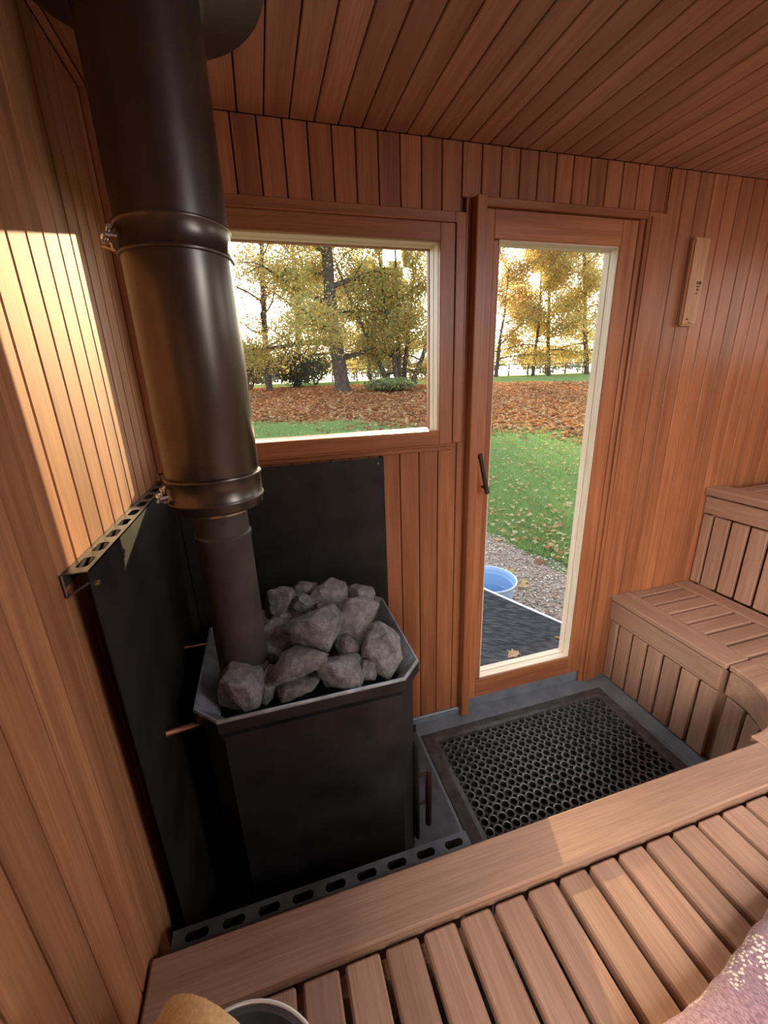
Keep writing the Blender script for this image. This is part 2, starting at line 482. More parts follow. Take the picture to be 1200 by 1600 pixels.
# corner battens and floor skirting
corner = thing('trim_3', None, None, kind='structure')
board('corner_batten', XL, XL+.022, YF-.024, YF, 1.205, ZC, 'z', W_TRIM, corner, .003)
skirt = thing('baseboard_front', None, None, kind='structure')
board('skirting', XL, 0.698, YF-.012, YF, 0.0, 0.035, 'x', M_FLOOR, skirt, .003)
skirt2 = thing('baseboard_right', None, None, kind='structure')
bm = bmesh.new()
prof = [(1.478, 0.0), (1.478, 0.012), (1.4725, 0.010), (1.435, 0.002), (1.430, 0.0)]
A = [bm.verts.new((x, 0.60, z)) for x, z in prof]; B = [bm.verts.new((x, YF-.03, z)) for x, z in prof]
for i in range(5): bm.faces.new([A[i], A[(i+1) % 5], B[(i+1) % 5], B[i]])
bm.faces.new(A); bm.faces.new(B[::-1])
bm_obj('cove_strip', bm, M_FLOOR, skirt2)

# ------------------------------------------------------------------ benches
NX, RB, T = 1.476, 0.448, 0.024
def rail_path(r):      # curved corner between the long rail and the side bench
    return [(1.25+r*math.sin(a), 0.832-r*math.cos(a)) for a in [math.pi/2*i/14 for i in range(15)]]
def curved(name, r0, r1, z0, z1, mat, parent):
    bm = bmesh.new()
    a, b = rail_path(r0), rail_path(r1)
    V = [[bm.verts.new((p[0], p[1], z)) for p in q] for q in (a, b) for z in (z0, z1)]
    for i in range(14):
        bm.faces.new([V[1][i], V[1][i+1], V[3][i+1], V[3][i]])
        bm.faces.new([V[0][i+1], V[0][i], V[2][i], V[2][i+1]])
        bm.faces.new([V[0][i], V[0][i+1], V[1][i+1], V[1][i]])
        bm.faces.new([V[2][i+1], V[2][i], V[3][i], V[3][i+1]])
    bm.faces.new([V[0][0], V[1][0], V[3][0], V[2][0]]); bm.faces.new([V[2][14], V[3][14], V[1][14], V[0][14]])
    bmesh.ops.recalc_face_normals(bm, faces=bm.faces[:])
    es = [e for e in bm.edges if e.calc_face_angle(0) > 1.0]
    bmesh.ops.bevel(bm, geom=es, offset=.003, segments=1, affect='EDGES')
    l = parent.location
    bmesh.ops.translate(bm, vec=-l, verts=bm.verts)
    return bm_obj(name, bm, mat, parent, smooth=.5)

# near bench
nb = thing('near_bench', 'low slatted bench with a broad front rail, running across the bottom of the photo', 'bench', (0.45, 0.05, 0))
board('front_rail', XL+.006, 1.232, 0.478, 0.578, RB-.032, RB, 'x', W_BENCH, nb, .004)
board('fascia', XL+.006, 1.232, 0.545, 0.563, 0.315, 0.404, 'x', W_BENCH, nb, .003)
x = XL+.009
SP = 0.0768
s0 = -0.055
k = -4
while s0+k*SP < 1.24:
    a = max(s0+k*SP+.006, XL+.006); b = min(s0+(k+1)*SP-.006, 1.247)
    if b-a > .01: board('seat_slat', a, b, -0.55, 0.470, RB-.040, RB-.013, 'y', W_BENCH, nb, .004)
    k += 1
for yy in (0.44, 0.0, -0.5): board('support_batten', XL+.006, 1.245, yy, yy+.03, RB-.095, RB-.041, 'x', W_BENCH, nb, .002)
x = XL+.02
while x < 1.2:
    board('front_slat', x, x+SP-.010, 0.540, 0.556, 0.004, 0.312, 'z', W_BENCH, nb, .003)
    x += SP
for xx in (XL+.01, 0.5, 1.19):
    board('leg', xx, xx+.045, 0.49, 0.535, 0.0, RB-.096, 'z', W_BENCH, nb, .002)
    board('leg', xx, xx+.045, -0.5, -0.455, 0.0, RB-.096, 'z', W_BENCH, nb, .002)

# side bench, with the curved corner
sb = thing('side_bench', 'low slatted bench beside the door with a curved corner nosing', 'bench', (1.7, 0.9, 0))
board('nosing', NX, 1.583, 0.838, YF-.001, RB-.022, RB, 'y', W_BENCH, sb, .003)
board('fascia', 1.484, 1.502, 0.852, YF-.001, 0.322, 0.416, 'y', W_BENCH, sb, .003)
curved('curved_nosing', 0.233, 0.335, RB-.022, RB, W_BENCHX, sb)
curved('curved_fascia', 0.243, 0.262, 0.322, 0.416, W_BENCHX, sb)
board('corner_rail', 1.233, 1.249, 0.497, 0.599, RB-.022, RB, 'x', W_BENCH, sb, .003)
for i, a in enumerate([0.15, 0.465, 0.775, 1.09, 1.405]):
    r = 0.252
    cx, cy = 1.25+r*math.sin(a), 0.832-r*math.cos(a)
    o = board('front_slat', cx-.034, cx+.034, cy-.007, cy+.007, 0.004, 0.311, 'z', W_BENCH, sb, .003)
    o.rotation_euler = (0, 0, a)
board('backing_board', 1.512, 1.522, 0.70, YF-.004, 0.004, 0.40, 'z', W_BENCH, sb, .002)
y = YF-.050
board('front_slat', 1.492, 1.508, y+.006, YF-.004, 0.004, 0.311, 'z', W_BENCH, sb, .003)
while y > 0.86:
    board('front_slat', 1.492, 1.508, max(y-SP+.0065, .852), y-.0065, 0.004, 0.311, 'z', W_BENCH, sb, .003)
    y -= SP
y = YF-.052
board('seat_slat', 1.592, 1.853, y+.006, YF-.002, RB-.030, RB-.004, 'x', W_BENCH, sb, .003)
while y > -0.4:
    yc = y-SP/2
    d = 0.342**2-(yc-.832)**2
    xs0 = 1.592 if yc > .83 else (1.25+math.sqrt(d) if d > 0 else 1.262)
    xs0 = max(xs0, 1.262)
    board('seat_slat', xs0, 1.853, y-SP+.006, y-.006, RB-.030, RB-.004, 'x', W_BENCH, sb, .003)
    y -= SP
board('back_rail', 1.857, 1.938, -0.45, YF-.001, RB-.022, RB, 'y', W_BENCH, sb, .003)
for xx in (1.60, 1.80): board('support_batten', xx, xx+.03, -0.4, YF-.01, RB-.09, RB-.031, 'y', W_BENCH, sb, .002)
for yy in (1.28, 0.9, -0.3):
    board('leg', 1.60, 1.645, yy, yy+.045, 0, RB-.091, 'z', W_BENCH, sb, .002)
    board('leg', 1.80, 1.845, yy, yy+.045, 0, RB-.091, 'z', W_BENCH, sb, .002)

# upper side bench
ub = thing('upper_bench', 'upper slatted bench one step above the side bench in the dark corner', 'bench', (2.2, 0.4, 0))
UZ = 0.926
board('nosing', 1.930, 2.03, -0.45, YF-.001, UZ-.035, UZ, 'y', W_BENCH, ub, .003)
board('fascia', 1.942, 1.960, -0.45, YF-.003, 0.804, 0.882, 'y', W_BENCH, ub, .003)
y = YF-.052
board('front_slat', 1.945, 1.960, y+.006, YF-.006, RB+.003, 0.796, 'z', W_BENCH, ub, .003)
while y > -0.4:
    board('front_slat', 1.945, 1.960, y-SP+.006, y-.006, RB+.003, 0.796, 'z', W_BENCH, ub, .003)
    board('seat_slat', 2.034, 2.44, y-SP+.005, y-.004, UZ-.030, UZ-.003, 'x', W_BENCH, ub, .003)
    y -= SP
board('seat_slat', 2.034, 2.44, y+.0, y+.03, UZ-.030, UZ-.003, 'x', W_BENCH, ub, .003)
for yy in (1.28, 0.4, -0.4):
    board('leg', 1.965, 2.005, yy, yy+.045, 0, UZ-.036, 'z', W_BENCH, ub, .002)
    board('leg', 2.39, 2.435, yy, yy+.045, 0, UZ-.031, 'z', W_BENCH, ub, .002)

# ------------------------------------------------------------------ rubber mat with holes
mat_o = thing('rubber_mat', 'black rubber ring mat full of round holes on the floor by the door', 'mat', (0.95, 0.95, 0))
MX0, MX1, MY0, MY1 = 0.487, 1.406, 0.42, 1.283
pch = 0.0335
ncx = 24; ncy = 22
hx0 = (MX0+MX1)/2-ncx*pch/2; hy1 = MY1-.055
hx1 = hx0+ncx*pch; hy0 = hy1-ncy*pch
MY0 = hy0-.05
bm = bmesh.new()
NS = 24; zt = 0.013; zb = 0.0005
cell_out, cell_in = [], []
for k in range(NS):
    a = 2*math.pi*(k+.5)/NS
    c, s = math.cos(a), math.sin(a)
    r = (pch/2)/max(abs(c), abs(s))
    m = min(abs(c), abs(s))/max(abs(c), abs(s))
    if m > 0.70: r = min(r, 0.545*pch)
    elif m > 0.5: r = min(r, 0.560*pch)
    cell_out.append((r*c, r*s)); cell_in.append((0.365*pch*c, 0.365*pch*s))
for i in range(ncx):
    for j in range(ncy):
        cx, cy = hx0+(i+.5)*pch, hy0+(j+.5)*pch
        O = [bm.verts.new((cx+p[0], cy+p[1], zt-.0015)) for p in cell_out]
        I = [bm.verts.new((cx+p[0], cy+p[1], zt)) for p in cell_in]
        L = [bm.verts.new((cx+p[0], cy+p[1], zb)) for p in cell_in]
        for k in range(NS):
            q = (k+1) % NS
            bm.faces.new([O[k], O[q], I[q], I[k]])
            bm.faces.new([I[k], I[q], L[q], L[k]])
for v in bm.verts: v.co -= mat_o.location
bm_obj('perforated_sheet', bm, M_RUBBER, mat_o)
bm = bmesh.new()
def border(x0, y0, x1, y1, z): return [bm.verts.new(p) for p in ((x0, y0, z), (x1, y0, z), (x1, y1, z), (x0, y1, z))]
R_ = [border(MX0, MY0, MX1, MY1, .0005), border(MX0+.002, MY0+.002, MX1-.002, MY1-.002, .0035), border(hx0-.016, hy0-.016, hx1+.016, hy1+.016, .0125), border(hx0, hy0, hx1, hy1, .0125), border(hx0, hy0, hx1, hy1, .0005)]
for a, b in zip(R_[:-1], R_[1:]):
    for i in range(4): bm.faces.new([a[i], a[(i+1) % 4], b[(i+1) % 4], b[i]])
for v in bm.verts: v.co -= mat_o.location
bm_obj('border', bm, M_RUBBER, mat_o)

board('hole_shade', hx0, hx1, hy0, hy1, .0004, .0016, 'z', pbr('mat_hole_shade', (.008, .007, .006), .9), mat_o, 0)  # black sheet added to paint shade at the bottom of the holes

# ------------------------------------------------------------------ heat shields
def slotted_flange(bm, p0, p1, wdir, width, pitch, slot_l, slot_w, first):
    """a flat strip from p0 to p1 (z constant), its width along wdir, pierced by long slots"""
    p0, p1, wdir = Vector(p0), Vector(p1), Vector(wdir).normalized()
    L = (p1-p0).length; d = (p1-p0)/L
    cuts = []
    s = first
    while s+slot_l < L-.005:
        cuts.append((s, s+slot_l)); s += pitch
    w0, w1 = (width-slot_w)/2, (width+slot_w)/2
    def quad(a, b, u, v):
        th = .0015
        q = [p0+d*a+wdir*u, p0+d*b+wdir*u, p0+d*b+wdir*v, p0+d*a+wdir*v]
        top = [bm.verts.new(p) for p in q]; bot = [bm.verts.new(p-Vector((0, 0, th))) for p in q]
        bm.faces.new(top); bm.faces.new(bot[::-1])
        for i in range(4): bm.faces.new([top[i], bot[i], bot[(i+1) % 4], top[(i+1) % 4]])
    quad(0, L, 0, w0); quad(0, L, w1, width)
    e = 0
    for a, b in cuts:
        quad(e, a, w0, w1)
        # rounded slot ends
        for sx, at in ((1, a), (-1, b)):
            for k in range(3):
                t0, t1 = k/3, (k+1)/3
                hw = slot_w/2
                for sg in (1, -1):
                    c = (w0+w1)/2
                    quad(*sorted((at, at+sx*hw*(1-math.sqrt(max(0, 1-((t0+t1)/2)**2))))), *sorted((c+sg*hw*t0, c+sg*hw*t1)))
        e = b
    quad(e, L, w0, w1)

ls = thing('heat_shield', 'black metal heat shield on the side wall beside the flue, slotted top edge', 'heat shield', (XL, 1.0, 0), 'stove heat shields')
def local(bm, root):
    for v in bm.verts: v.co -= root.location
    return bm
board('panel', XL+.036, XL+.038, 0.668, 1.318, 0.02, 1.187, 'z', M_SHIELD, ls, 0)
bm = bmesh.new(); slotted_flange(bm, (XL+.002, 0.672, 1.187), (XL+.002, 1.316, 1.187), (1, 0, 0), .036, .0692, .044, .018, .020)
bm_obj('slotted_flange', local(bm, ls), M_FLANGE, ls)
bm = bmesh.new()
bm_box(bm, XL+.001, XL+.003, 0.672, 1.316, 1.165, 1.187)
bm_obj('back_lip', local(bm, ls), M_FLANGE, ls)
bm = bmesh.new()
bm_tube(bm, (XL+.002, .6695, 1.150), (XL+.037, .6695, 1.170), .0022, .0022, 6)
bm_tube(bm, (XL+.002, .6695, 1.187), (XL+.002, .6695, 1.150), .0022, .0022, 6)
bm_obj('end_bracket', local(bm, ls), M_FLANGE, ls)
for yy in (0.685, 1.30):
    bm = bmesh.new()
    bm_tube(bm, (XL+.034, yy, 1.160), (XL+.044, yy, 1.160), .006, .004, 10)
    bm_obj('screw', local(bm, ls), M_STEEL, ls)['label'] = 'bright round screw head'

fs = thing('heat_shield', 'black metal heat shield under the window behind the stone basket', 'heat shield', (0.05, YF, 0), 'stove heat shields')
board('panel', XL+.040, 0.376, YF-.034, YF-.032, 0.02, 1.200, 'z', M_SHIELD, fs, 0)
board('edge_fold', 0.374, 0.376, YF-.032, YF-.001, 0.02, 1.200, 'z', M_SHIELD, fs, 0)
for xx in (-.2, .355):
    bm = bmesh.new(); bm_tube(bm, (xx, YF-.032, 1.18), (xx, YF-.038, 1.18), .005, .004, 10)
    bm_obj('screw', local(bm, fs), M_STEEL, fs)

bs = thing('heat_shield', 'low black heat shield standing between stove and near bench, slotted top edge', 'heat shield', (0.03, 0.6, 0), 'stove heat shields')
board('panel', XL+.030, 0.349, 0.6235, 0.6255, 0.012, 0.420, 'x', M_SHIELD, bs, 0)
bm = bmesh.new(); slotted_flange(bm, (XL+.030, 0.588, 0.4205), (0.349, 0.588, 0.4205), (0, 1, 0), .0375, .0692, .044, .017, .024)
bm_obj('slotted_flange', local(bm, bs), M_SLOT, bs)
board('back_lip', XL+.030, 0.349, 0.5865, 0.588, 0.395, 0.4205, 'x', M_SHIELD, bs, 0)

hp = thing('hearth_plate', 'flat dark metal hearth plate under the stove', 'hearth', (0.08, 1.0, 0))
bm = bmesh.new(); bm_box(bm, XL+.045, 0.474, 0.64, YF-.04, 0.0005, 0.010)
bmesh.ops.bevel(bm, geom=bm.edges[:], offset=.002, segments=1, affect='EDGES')
bm_obj('plate', local(bm, hp), M_HEARTH, hp)
bm = bmesh.new(); bm_box(bm, XL+.045, 0.474, 1.303, 1.306, 0.010, 0.045)
bm_obj('upstand', local(bm, hp), M_STOVE, hp)

# ------------------------------------------------------------------ stove
SV = thing('sauna_stove', 'black steel wood burning sauna stove with an eight-sided rim full of stones', 'stove', (0.045, 1.015, 0.010))
X0, X1, Y0, Y1, CH = -0.230, 0.318, 0.790, 1.240, 0.056
def octo(inset, z, ch=CH):
    a, b, c, d = X0+inset, X1-inset, Y0+inset, Y1-inset
    k = max(ch-inset*.58, .006)
    return [(a+k, c, z), (b-k, c, z), (b, c+k, z), (b, d-k, z), (b-k, d, z), (a+k, d, z), (a, d-k, z), (a, c+k, z)]
def loft(loops, cap0=False, cap1=False):
    bm = bmesh.new()
    V = [[bm.verts.new(p) for p in lp] for lp in loops]
    for A, B in zip(V[:-1], V[1:]):
        for i in range(len(A)): bm.faces.new([A[i], A[(i+1) % len(A)], B[(i+1) % len(A)], B[i]])
    if cap0: bm.faces.new(V[0][::-1])
    if cap1: bm.faces.new(V[-1])
    return bm
bm = loft([octo(.016, .06), octo(.016, .69)], True, True)
bmesh.ops.bevel(bm, geom=[e for e in bm.edges if e.calc_face_angle(0) > .4], offset=.003, segments=2, affect='EDGES')
bm_obj('body', local(bm, SV), M_STOVE, SV)
# flared rim: lip outside, slope down inside to the stones
bm = loft([octo(.014, .712), octo(.0, .716), octo(.0, .744), octo(.002, .7445)])
bm_obj('rim_skirt', local(bm, SV), M_STOVE, SV)
bm = loft([octo(.0005, .744), octo(.0005, .748), octo(.002, .751), octo(.006, .751), octo(.009, .747), octo(.042, .713), octo(.050, .70), octo(.050, .66)], False, True)
bm_obj('rim', local(bm, SV), M_RIM, SV)['label'] = 'grey flared steel rim'
for xx, yy in ((X0+.09, Y0+.09), (X1-.09, Y0+.09), (X0+.09, Y1-.09), (X1-.09, Y1-.09)):
    bm = bmesh.new(); bm_tube(bm, (xx, yy, .0105), (xx, yy, .062), .018, .022, 12)
    bm_obj('foot', local(bm, SV), M_STOVE, SV, smooth=.6)
# fire door on the side facing the doorway, with its handle
bm = bmesh.new(); bm_box(bm, X1-.016, X1-.004, 0.835, 1.155, .10, .47)
bmesh.ops.bevel(bm, geom=bm.edges[:], offset=.004, segments=2, affect='EDGES')
fd = bm_obj('fire_door', local(bm, SV), M_STOVE, SV)
bm = bmesh.new()
bm_tube(bm, (.356, .872, .325), (.356, .872, .255), .0075, .0105, 12, True)
bm_tube(bm, (.356, .872, .255), (.356, .872, .105), .0105, .0095, 12, True)
for zz in (.315, .20): bm_tube(bm, (X1-.006, .872, zz), (.356, .872, zz), .0045, .0045, 8)
bm_obj('handle', local(bm, SV), M_DARKWOOD, fd, smooth=.6)['label'] = 'dark upright rod handle'
bm = bmesh.new()
for zz in (.17, .40): bm_tube(bm, (X1-.002, 1.158, zz-.025), (X1-.002, 1.158, zz+.025), .007, .007, 10)
bm_obj('hinge', local(bm, SV), M_STOVE, fd, smooth=.6)

for nm, lab, p0, p1 in (('copper_tube', 'short copper tube low between side heat shield and stove', (-.281, .800, .742), (-.226, .850, .706)),
                        ('copper_tube', 'thin copper tube further back between side heat shield and stove', (-.281, 1.082, .764), (-.226, 1.100, .752))):
    bm = bmesh.new()
    r = .0065 if 'short' in lab else .0035
    bm_tube(bm, p0, p1, r, r, 12)
    o = bm_obj(nm, bm, M_COPPER, smooth=.6)
    tag(o, lab, 'tube')

# ------------------------------------------------------------------ flue pipe
PX, PY = -0.121, 0.985
fl = thing('stove_flue', 'black metal flue rising from the stove to the ceiling', 'flue', (PX, PY, .66))
bm = bmesh.new(); bm_lathe(bm, [(.0615, .665), (.0615, 1.108), (.0640, 1.112), (.0640, 1.118), (.0600, 1.122), (.0600, 1.195)], PX, PY, 56)
bm_obj('lower_pipe', local(bm, fl), M_PIPE, fl, smooth=.7)
bm = bmesh.new(); bm_lathe(bm, [(.0605, 1.172), (.0655, 1.172), (.0655, 1.180), (.0605, 1.180)], PX, PY, 56, True)
bm_obj('pipe_collar', local(bm, fl), M_STEEL, fl, smooth=.7)['label'] = 'thin bright ring'
bm = bmesh.new(); bm_lathe(bm, [(.060, 1.188), (.096, 1.186), (.099, 1.190), (.099, 1.70), (.099, 2.11)], PX, PY, 72)
bm_obj('insulated_pipe', local(bm, fl), M_FLUE, fl, smooth=.7)
def band(z0, z1, nm):
    bm = bmesh.new()
    pr = [(.0992, z0), (.1030, z0+.001), (.1042, z0+.004), (.1030, z0+.007), (.1012, z0+.009), (.1012, z1-.009), (.1030, z1-.007), (.1042, z1-.004), (.1030, z1-.001), (.0992, z1)]
    bm_lathe(bm, pr, PX, PY, 72)
    b = bm_obj(nm, local(bm, fl), M_FLUE, fl, smooth=.9)
    bm = bmesh.new()
    a = math.radians(207)
    zc = (z0+z1)/2-.004
    c, s = math.cos(a), math.sin(a)
    def q(r, t, z): return (PX+c*r-s*t, PY+s*r+c*t, z)
    bm_tube(bm, q(.109, -.016, zc+.012), q(.114, .016, zc+.012), .004, .004, 8)
    bm_tube(bm, q(.118, -.012, zc), q(.122, .014, zc), .006, .004, 8)
    bm_tube(bm, q(.107, -.014, zc-.016), q(.113, .012, zc-.010), .004, .004, 8)
    bm_tube(bm, q(.104, .0, zc+.02), q(.124, .0, zc-.012), .004, .003, 8)
    bm_tube(bm, q(.124, -.014, zc-.012), q(.104, -.006, zc-.018), .003, .003, 8)
    bm_tube(bm, q(.104, .012, zc), q(.122, .012, zc), .004, .004, 8)
    bm_obj('toggle_clasp', local(bm, fl), M_STEEL, b, smooth=.6)['label'] = 'bright toggle clasp'
band(1.204, 1.263, 'locking_band')
band(1.680, 1.736, 'locking_band')
bm = bmesh.new(); bm_lathe(bm, [(.0995, 2.072), (.106, 2.072), (.106, 2.098), (.208, 2.100), (.210, 2.104), (.210, 2.1095)], PX, PY, 72)
bm_obj('ceiling_plate', local(bm, fl), M_FLUE, fl, smooth=.7)

# ------------------------------------------------------------------ stones
def stone_bm(sx, sy, sz, seed):
    """a split angular rock: hull of a few points, edges knocked off, faces roughened"""
    r = random.Random(seed)
    bm = bmesh.new()
    for i in range(15):
        v = Vector((r.gauss(0, 1), r.gauss(0, 1), r.gauss(0, 1))).normalized()
        v = Vector([math.copysign(abs(c)**.72, c) for c in v])
        bm.verts.new(v*r.uniform(.86, 1.06))
    h = bmesh.ops.convex_hull(bm, input=bm.verts[:])
    dead = list({g for g in h['geom_interior']+h['geom_unused'] if isinstance(g, bmesh.types.BMVert)})
    if dead: bmesh.ops.delete(bm, geom=dead, context='VERTS')
    bmesh.ops.dissolve_limit(bm, angle_limit=.22, verts=bm.verts[:], edges=bm.edges[:])
    bmesh.ops.bevel(bm, geom=bm.edges[:], offset=.05, segments=1, affect='EDGES')
    bmesh.ops.triangulate(bm, faces=bm.faces[:])
    bmesh.ops.subdivide_edges(bm, edges=[e for e in bm.edges if e.calc_length() > .35], cuts=2, use_grid_fill=True)
    bmesh.ops.triangulate(bm, faces=bm.faces[:])
    bmesh.ops.subdivide_edges(bm, edges=[e for e in bm.edges if e.calc_length() > .2], cuts=1, use_grid_fill=True)
    bmesh.ops.triangulate(bm, faces=bm.faces[:])
    off = Vector((r.random()*50, r.random()*50, r.random()*50))
    for v in bm.verts:
        v.co += v.co.normalized()*(noise.noise(v.co*2.6+off)*.06+noise.noise(v.co*7+off)*.035)
    mx = max(abs(v.co.x) for v in bm.verts); my = max(abs(v.co.y) for v in bm.verts); mz = max(abs(v.co.z) for v in bm.verts)
    bmesh.ops.scale(bm, vec=(sx/mx, sy/my, sz/mz), verts=bm.verts)
    return bm
# x, y, z, half sizes, turn, tilt, label
STONES = [
    (0.0681, 0.9701, 0.815, 0.0793, 0.0653, 0.0695, -0.27, 0.05, 'broad flat-topped grey stone in the middle of the pile'),
    (0.1902, 0.9839, 0.8, 0.0611, 0.0611, 0.0846, -0.27, 0.25, 'large striated stone right of the central flat one'),
    (0.2281, 0.886, 0.765, 0.0538, 0.0533, 0.0742, -0.27, 0.2, 'ragged stone against the right rim of the stove'),
    (0.1174, 0.8698, 0.765, 0.0569, 0.0495, 0.0579, -0.27, -0.3, 'rugged cracked stone at the front, right of the long one'),
    (0.0206, 0.8912, 0.785, 0.0792, 0.0553, 0.0357, -0.27, -0.35, 'long stone with a bright upper edge at the front of the pile'),
    (0.0072, 0.8762, 0.725, 0.0634, 0.0435, 0.0224, -0.27, -0.05, 'dark stone wedged low beneath the long front stone'),
    (-0.041, 1.0135, 0.752, 0.0816, 0.068, 0.0739, -0.27, -0.5, 'big rounded brown stone right beside the flue pipe foot'),
    (-0.133, 0.8879, 0.752, 0.0614, 0.0513, 0.0557, -0.27, -0.1, 'brown four-sided stone alone at the front left of the rim'),
    (-0.0626, 0.8992, 0.735, 0.0264, 0.0301, 0.0484, -0.27, 0.2, 'small brown stone between front left stone and long one'),
    (-0.0097, 1.1253, 0.83, 0.0544, 0.046, 0.0514, -0.27, -0.1, 'pale grey stone touching the right side of the flue pipe'),
    (-0.016, 1.0739, 0.795, 0.0304, 0.0255, 0.028, -0.27, -0.2, 'small dark stone low beside the flue pipe'),
    (0.0662, 1.1571, 0.84, 0.0412, 0.0312, 0.0287, -0.27, 0.0, 'small dark stone at the very back near the flue'),
    (0.1411, 1.1038, 0.845, 0.0529, 0.0437, 0.0471, -0.27, 0.1, 'pale flat-faced stone standing highest at the back'),
    (0.0545, 1.0807, 0.84, 0.0307, 0.0257, 0.0283, -0.27, 0.6, 'little triangular stone with pale top at the back'),
    (0.0926, 1.0917, 0.835, 0.027, 0.0252, 0.032, -0.27, 0.3, 'small dark stone left of the highest back stone'),
    (0.2176, 1.0979, 0.825, 0.0516, 0.0386, 0.0345, -0.27, 0.1, 'low grey stone at the back right corner'),
    (0.1856, 0.8526, 0.745, 0.0251, 0.0242, 0.0328, -0.27, 0.3, 'small slanted stone in the gap at the right front'),
    (0.1361, 1.0362, 0.83, 0.0524, 0.0344, 0.0193, -0.27, 0.05, 'thin slab-like stone behind the central flat one'),
    (-0.0956, 0.9525, 0.745, 0.031, 0.0262, 0.0292, -0.27, 0.4, 'small shadowed stone under the big rounded brown one'),
    (0.1485, 0.9216, 0.775, 0.028, 0.0269, 0.0358, -0.27, 0.2, 'small dark stone between ragged and cracked stones'),
    (-0.007, 0.8987, 0.74, 0.0267, 0.0224, 0.0245, -0.27, -0.2, 'little brown stone under the left end of the long one'),
]
for i, (x, y, z, sx, sy, sz, rz, ty, lab) in enumerate(STONES):
    o = bm_obj('sauna_stone', stone_bm(sx, sy, sz, 100+i*7), M_STONE, None, (x, y, z), smooth=.30)
    o.rotation_euler = (rng.uniform(-.15, .15), ty, rz)
    tag(o, lab, 'stone', 'stones on the sauna stove')

# ------------------------------------------------------------------ plaque on the front wall
pq = thing('wall_plaque', 'pale upright wooden plaque hung on the dark planks right of the door', 'plaque', (1.624, YF-.012, 1.605))
bm = bmesh.new(); bm_box(bm, 1.586, 1.664, YF-.022, YF-.002, 1.608, 1.905)
bmesh.ops.bevel(bm, geom=bm.edges[:], offset=.006, segments=2, affect='EDGES')
bm_obj('board', local(bm, pq), W_PLAQUE, pq)
bm = bmesh.new()
for (a, b, c, d) in ((1.628, 1.634, 1.752, 1.761), (1.637, 1.650, 1.751, 1.761), (1.630, 1.646, 1.742, 1.746), (1.633, 1.639, 1.729, 1.738), (1.642, 1.646, 1.730, 1.735), (1.630, 1.640, 1.718, 1.722)):
    bm_box(bm, a, b, YF-.0226, YF-.0215, c, d)
bm_obj('emblem', local(bm, pq), M_STAIN, pq)['label'] = 'small dark branded emblem'
bm = bmesh.new()
for (a, b, c, d) in ((1.608, 1.617, 1.628, 1.634), (1.618, 1.630, 1.618, 1.6205)): bm_box(bm, a, b, YF-.0226, YF-.0215, c, d)
bm_obj('lower_mark', local(bm, pq), M_STAIN, pq)

# ------------------------------------------------------------------ bucket, bottom left
bk = thing('sauna_bucket', 'wooden sauna bucket with bent wood handle and steel rim, bottom corner of the bench', 'bucket', (-.116, .236, RB-.013))
BX, BY, BZ = -.116, .236, RB-.013
seg = 16
for i in range(seg):
    bm = bmesh.new()
    a0, a1 = 2*math.pi*i/seg+.012, 2*math.pi*(i+1)/seg-.012
    rb, rt, th, h = .092, .103, .007, .285
    vs8 = []
    for z, rr in ((BZ+.001, rb), (BZ+h, rt)):
        for r_ in (rr-th, rr):
            for a in (a0, (a0+a1)/2, a1): vs8.append(bm.verts.new((BX+r_*math.cos(a), BY+r_*math.sin(a), z)))
    I0, O0, I1, O1 = vs8[0:3], vs8[3:6], vs8[6:9], vs8[9:12]
    for k in range(2):
        bm.faces.new([I0[k], I0[k+1], I1[k+1], I1[k]]); bm.faces.new([O0[k+1], O0[k], O1[k], O1[k+1]])
        bm.faces.new([I1[k], I1[k+1], O1[k+1], O1[k]]); bm.faces.new([I0[k+1], I0[k], O0[k], O0[k+1]])
    bm.faces.new([I0[0], I1[0], O1[0], O0[0]]); bm.faces.new([I0[2], O0[2], O1[2], I1[2]])
    bm_obj('stave', local(bm, bk), W_BUCKET, bk)
bm = bmesh.new(); bm_lathe(bm, [(.1035+.0022*math.cos(q), BZ+.2878+.0022*math.sin(q)) for q in [2*math.pi*k/8 for k in range(8)]], BX, BY, 64, True)
ln = bm_obj('steel_liner', local(bm, bk), M_BRIGHT, bk, smooth=.8)
ln['label'] = 'bright steel rim and liner'
bm = bmesh.new(); bm_lathe(bm, [(.1025, BZ+.2868), (.0955, BZ+.2855), (.0905, BZ+.262), (.0835, BZ+.012), (.0, BZ+.010)], BX, BY, 48)
bm_obj('liner_bowl', local(bm, bk), M_HEARTH, ln, smooth=.8)
for hz in (.05, .2):
    bm = bmesh.new(); rr = .092+.012*hz/.285+.001
    bm_lathe(bm, [(rr, BZ+hz), (rr+.002, BZ+hz), (rr+.003, BZ+hz+.022), (rr+.001, BZ+hz+.022)], BX, BY, 48, True)
    bm_obj('hoop', local(bm, bk), M_STEEL, bk, smooth=.8)
bm = bmesh.new()
ang = math.radians(-33)       # the arch's plane
ca, sa = math.cos(ang), math.sin(ang)
H0, HT = BZ+.16, BZ+.500
pts = []
for i in range(25):
    t = math.pi*i/24
    pts.append((-.0935*math.cos(t), H0+(HT-H0)*(math.sin(t)**.8)))
rings = []
for i, (u, z) in enumerate(pts):
    p = pts[max(i-1, 0)]; q_ = pts[min(i+1, 24)]
    du, dz = q_[0]-p[0], q_[1]-p[1]; L_ = math.hypot(du, dz); nu, nz = -dz/L_, du/L_
    ring = []
    for (w, n_) in ((-.017, 0), (.017, 0), (.017, .006), (-.017, .006)):
        uu, zz = u+nu*n_, z+nz*n_
        ring.append(bm.verts.new((BX+ca*uu-sa*w, BY+sa*uu+ca*w, zz)))
    rings.append(ring)
for A, B in zip(rings[:-1], rings[1:]):
    for i in range(4): bm.faces.new([A[i], A[(i+1) % 4], B[(i+1) % 4], B[i]])
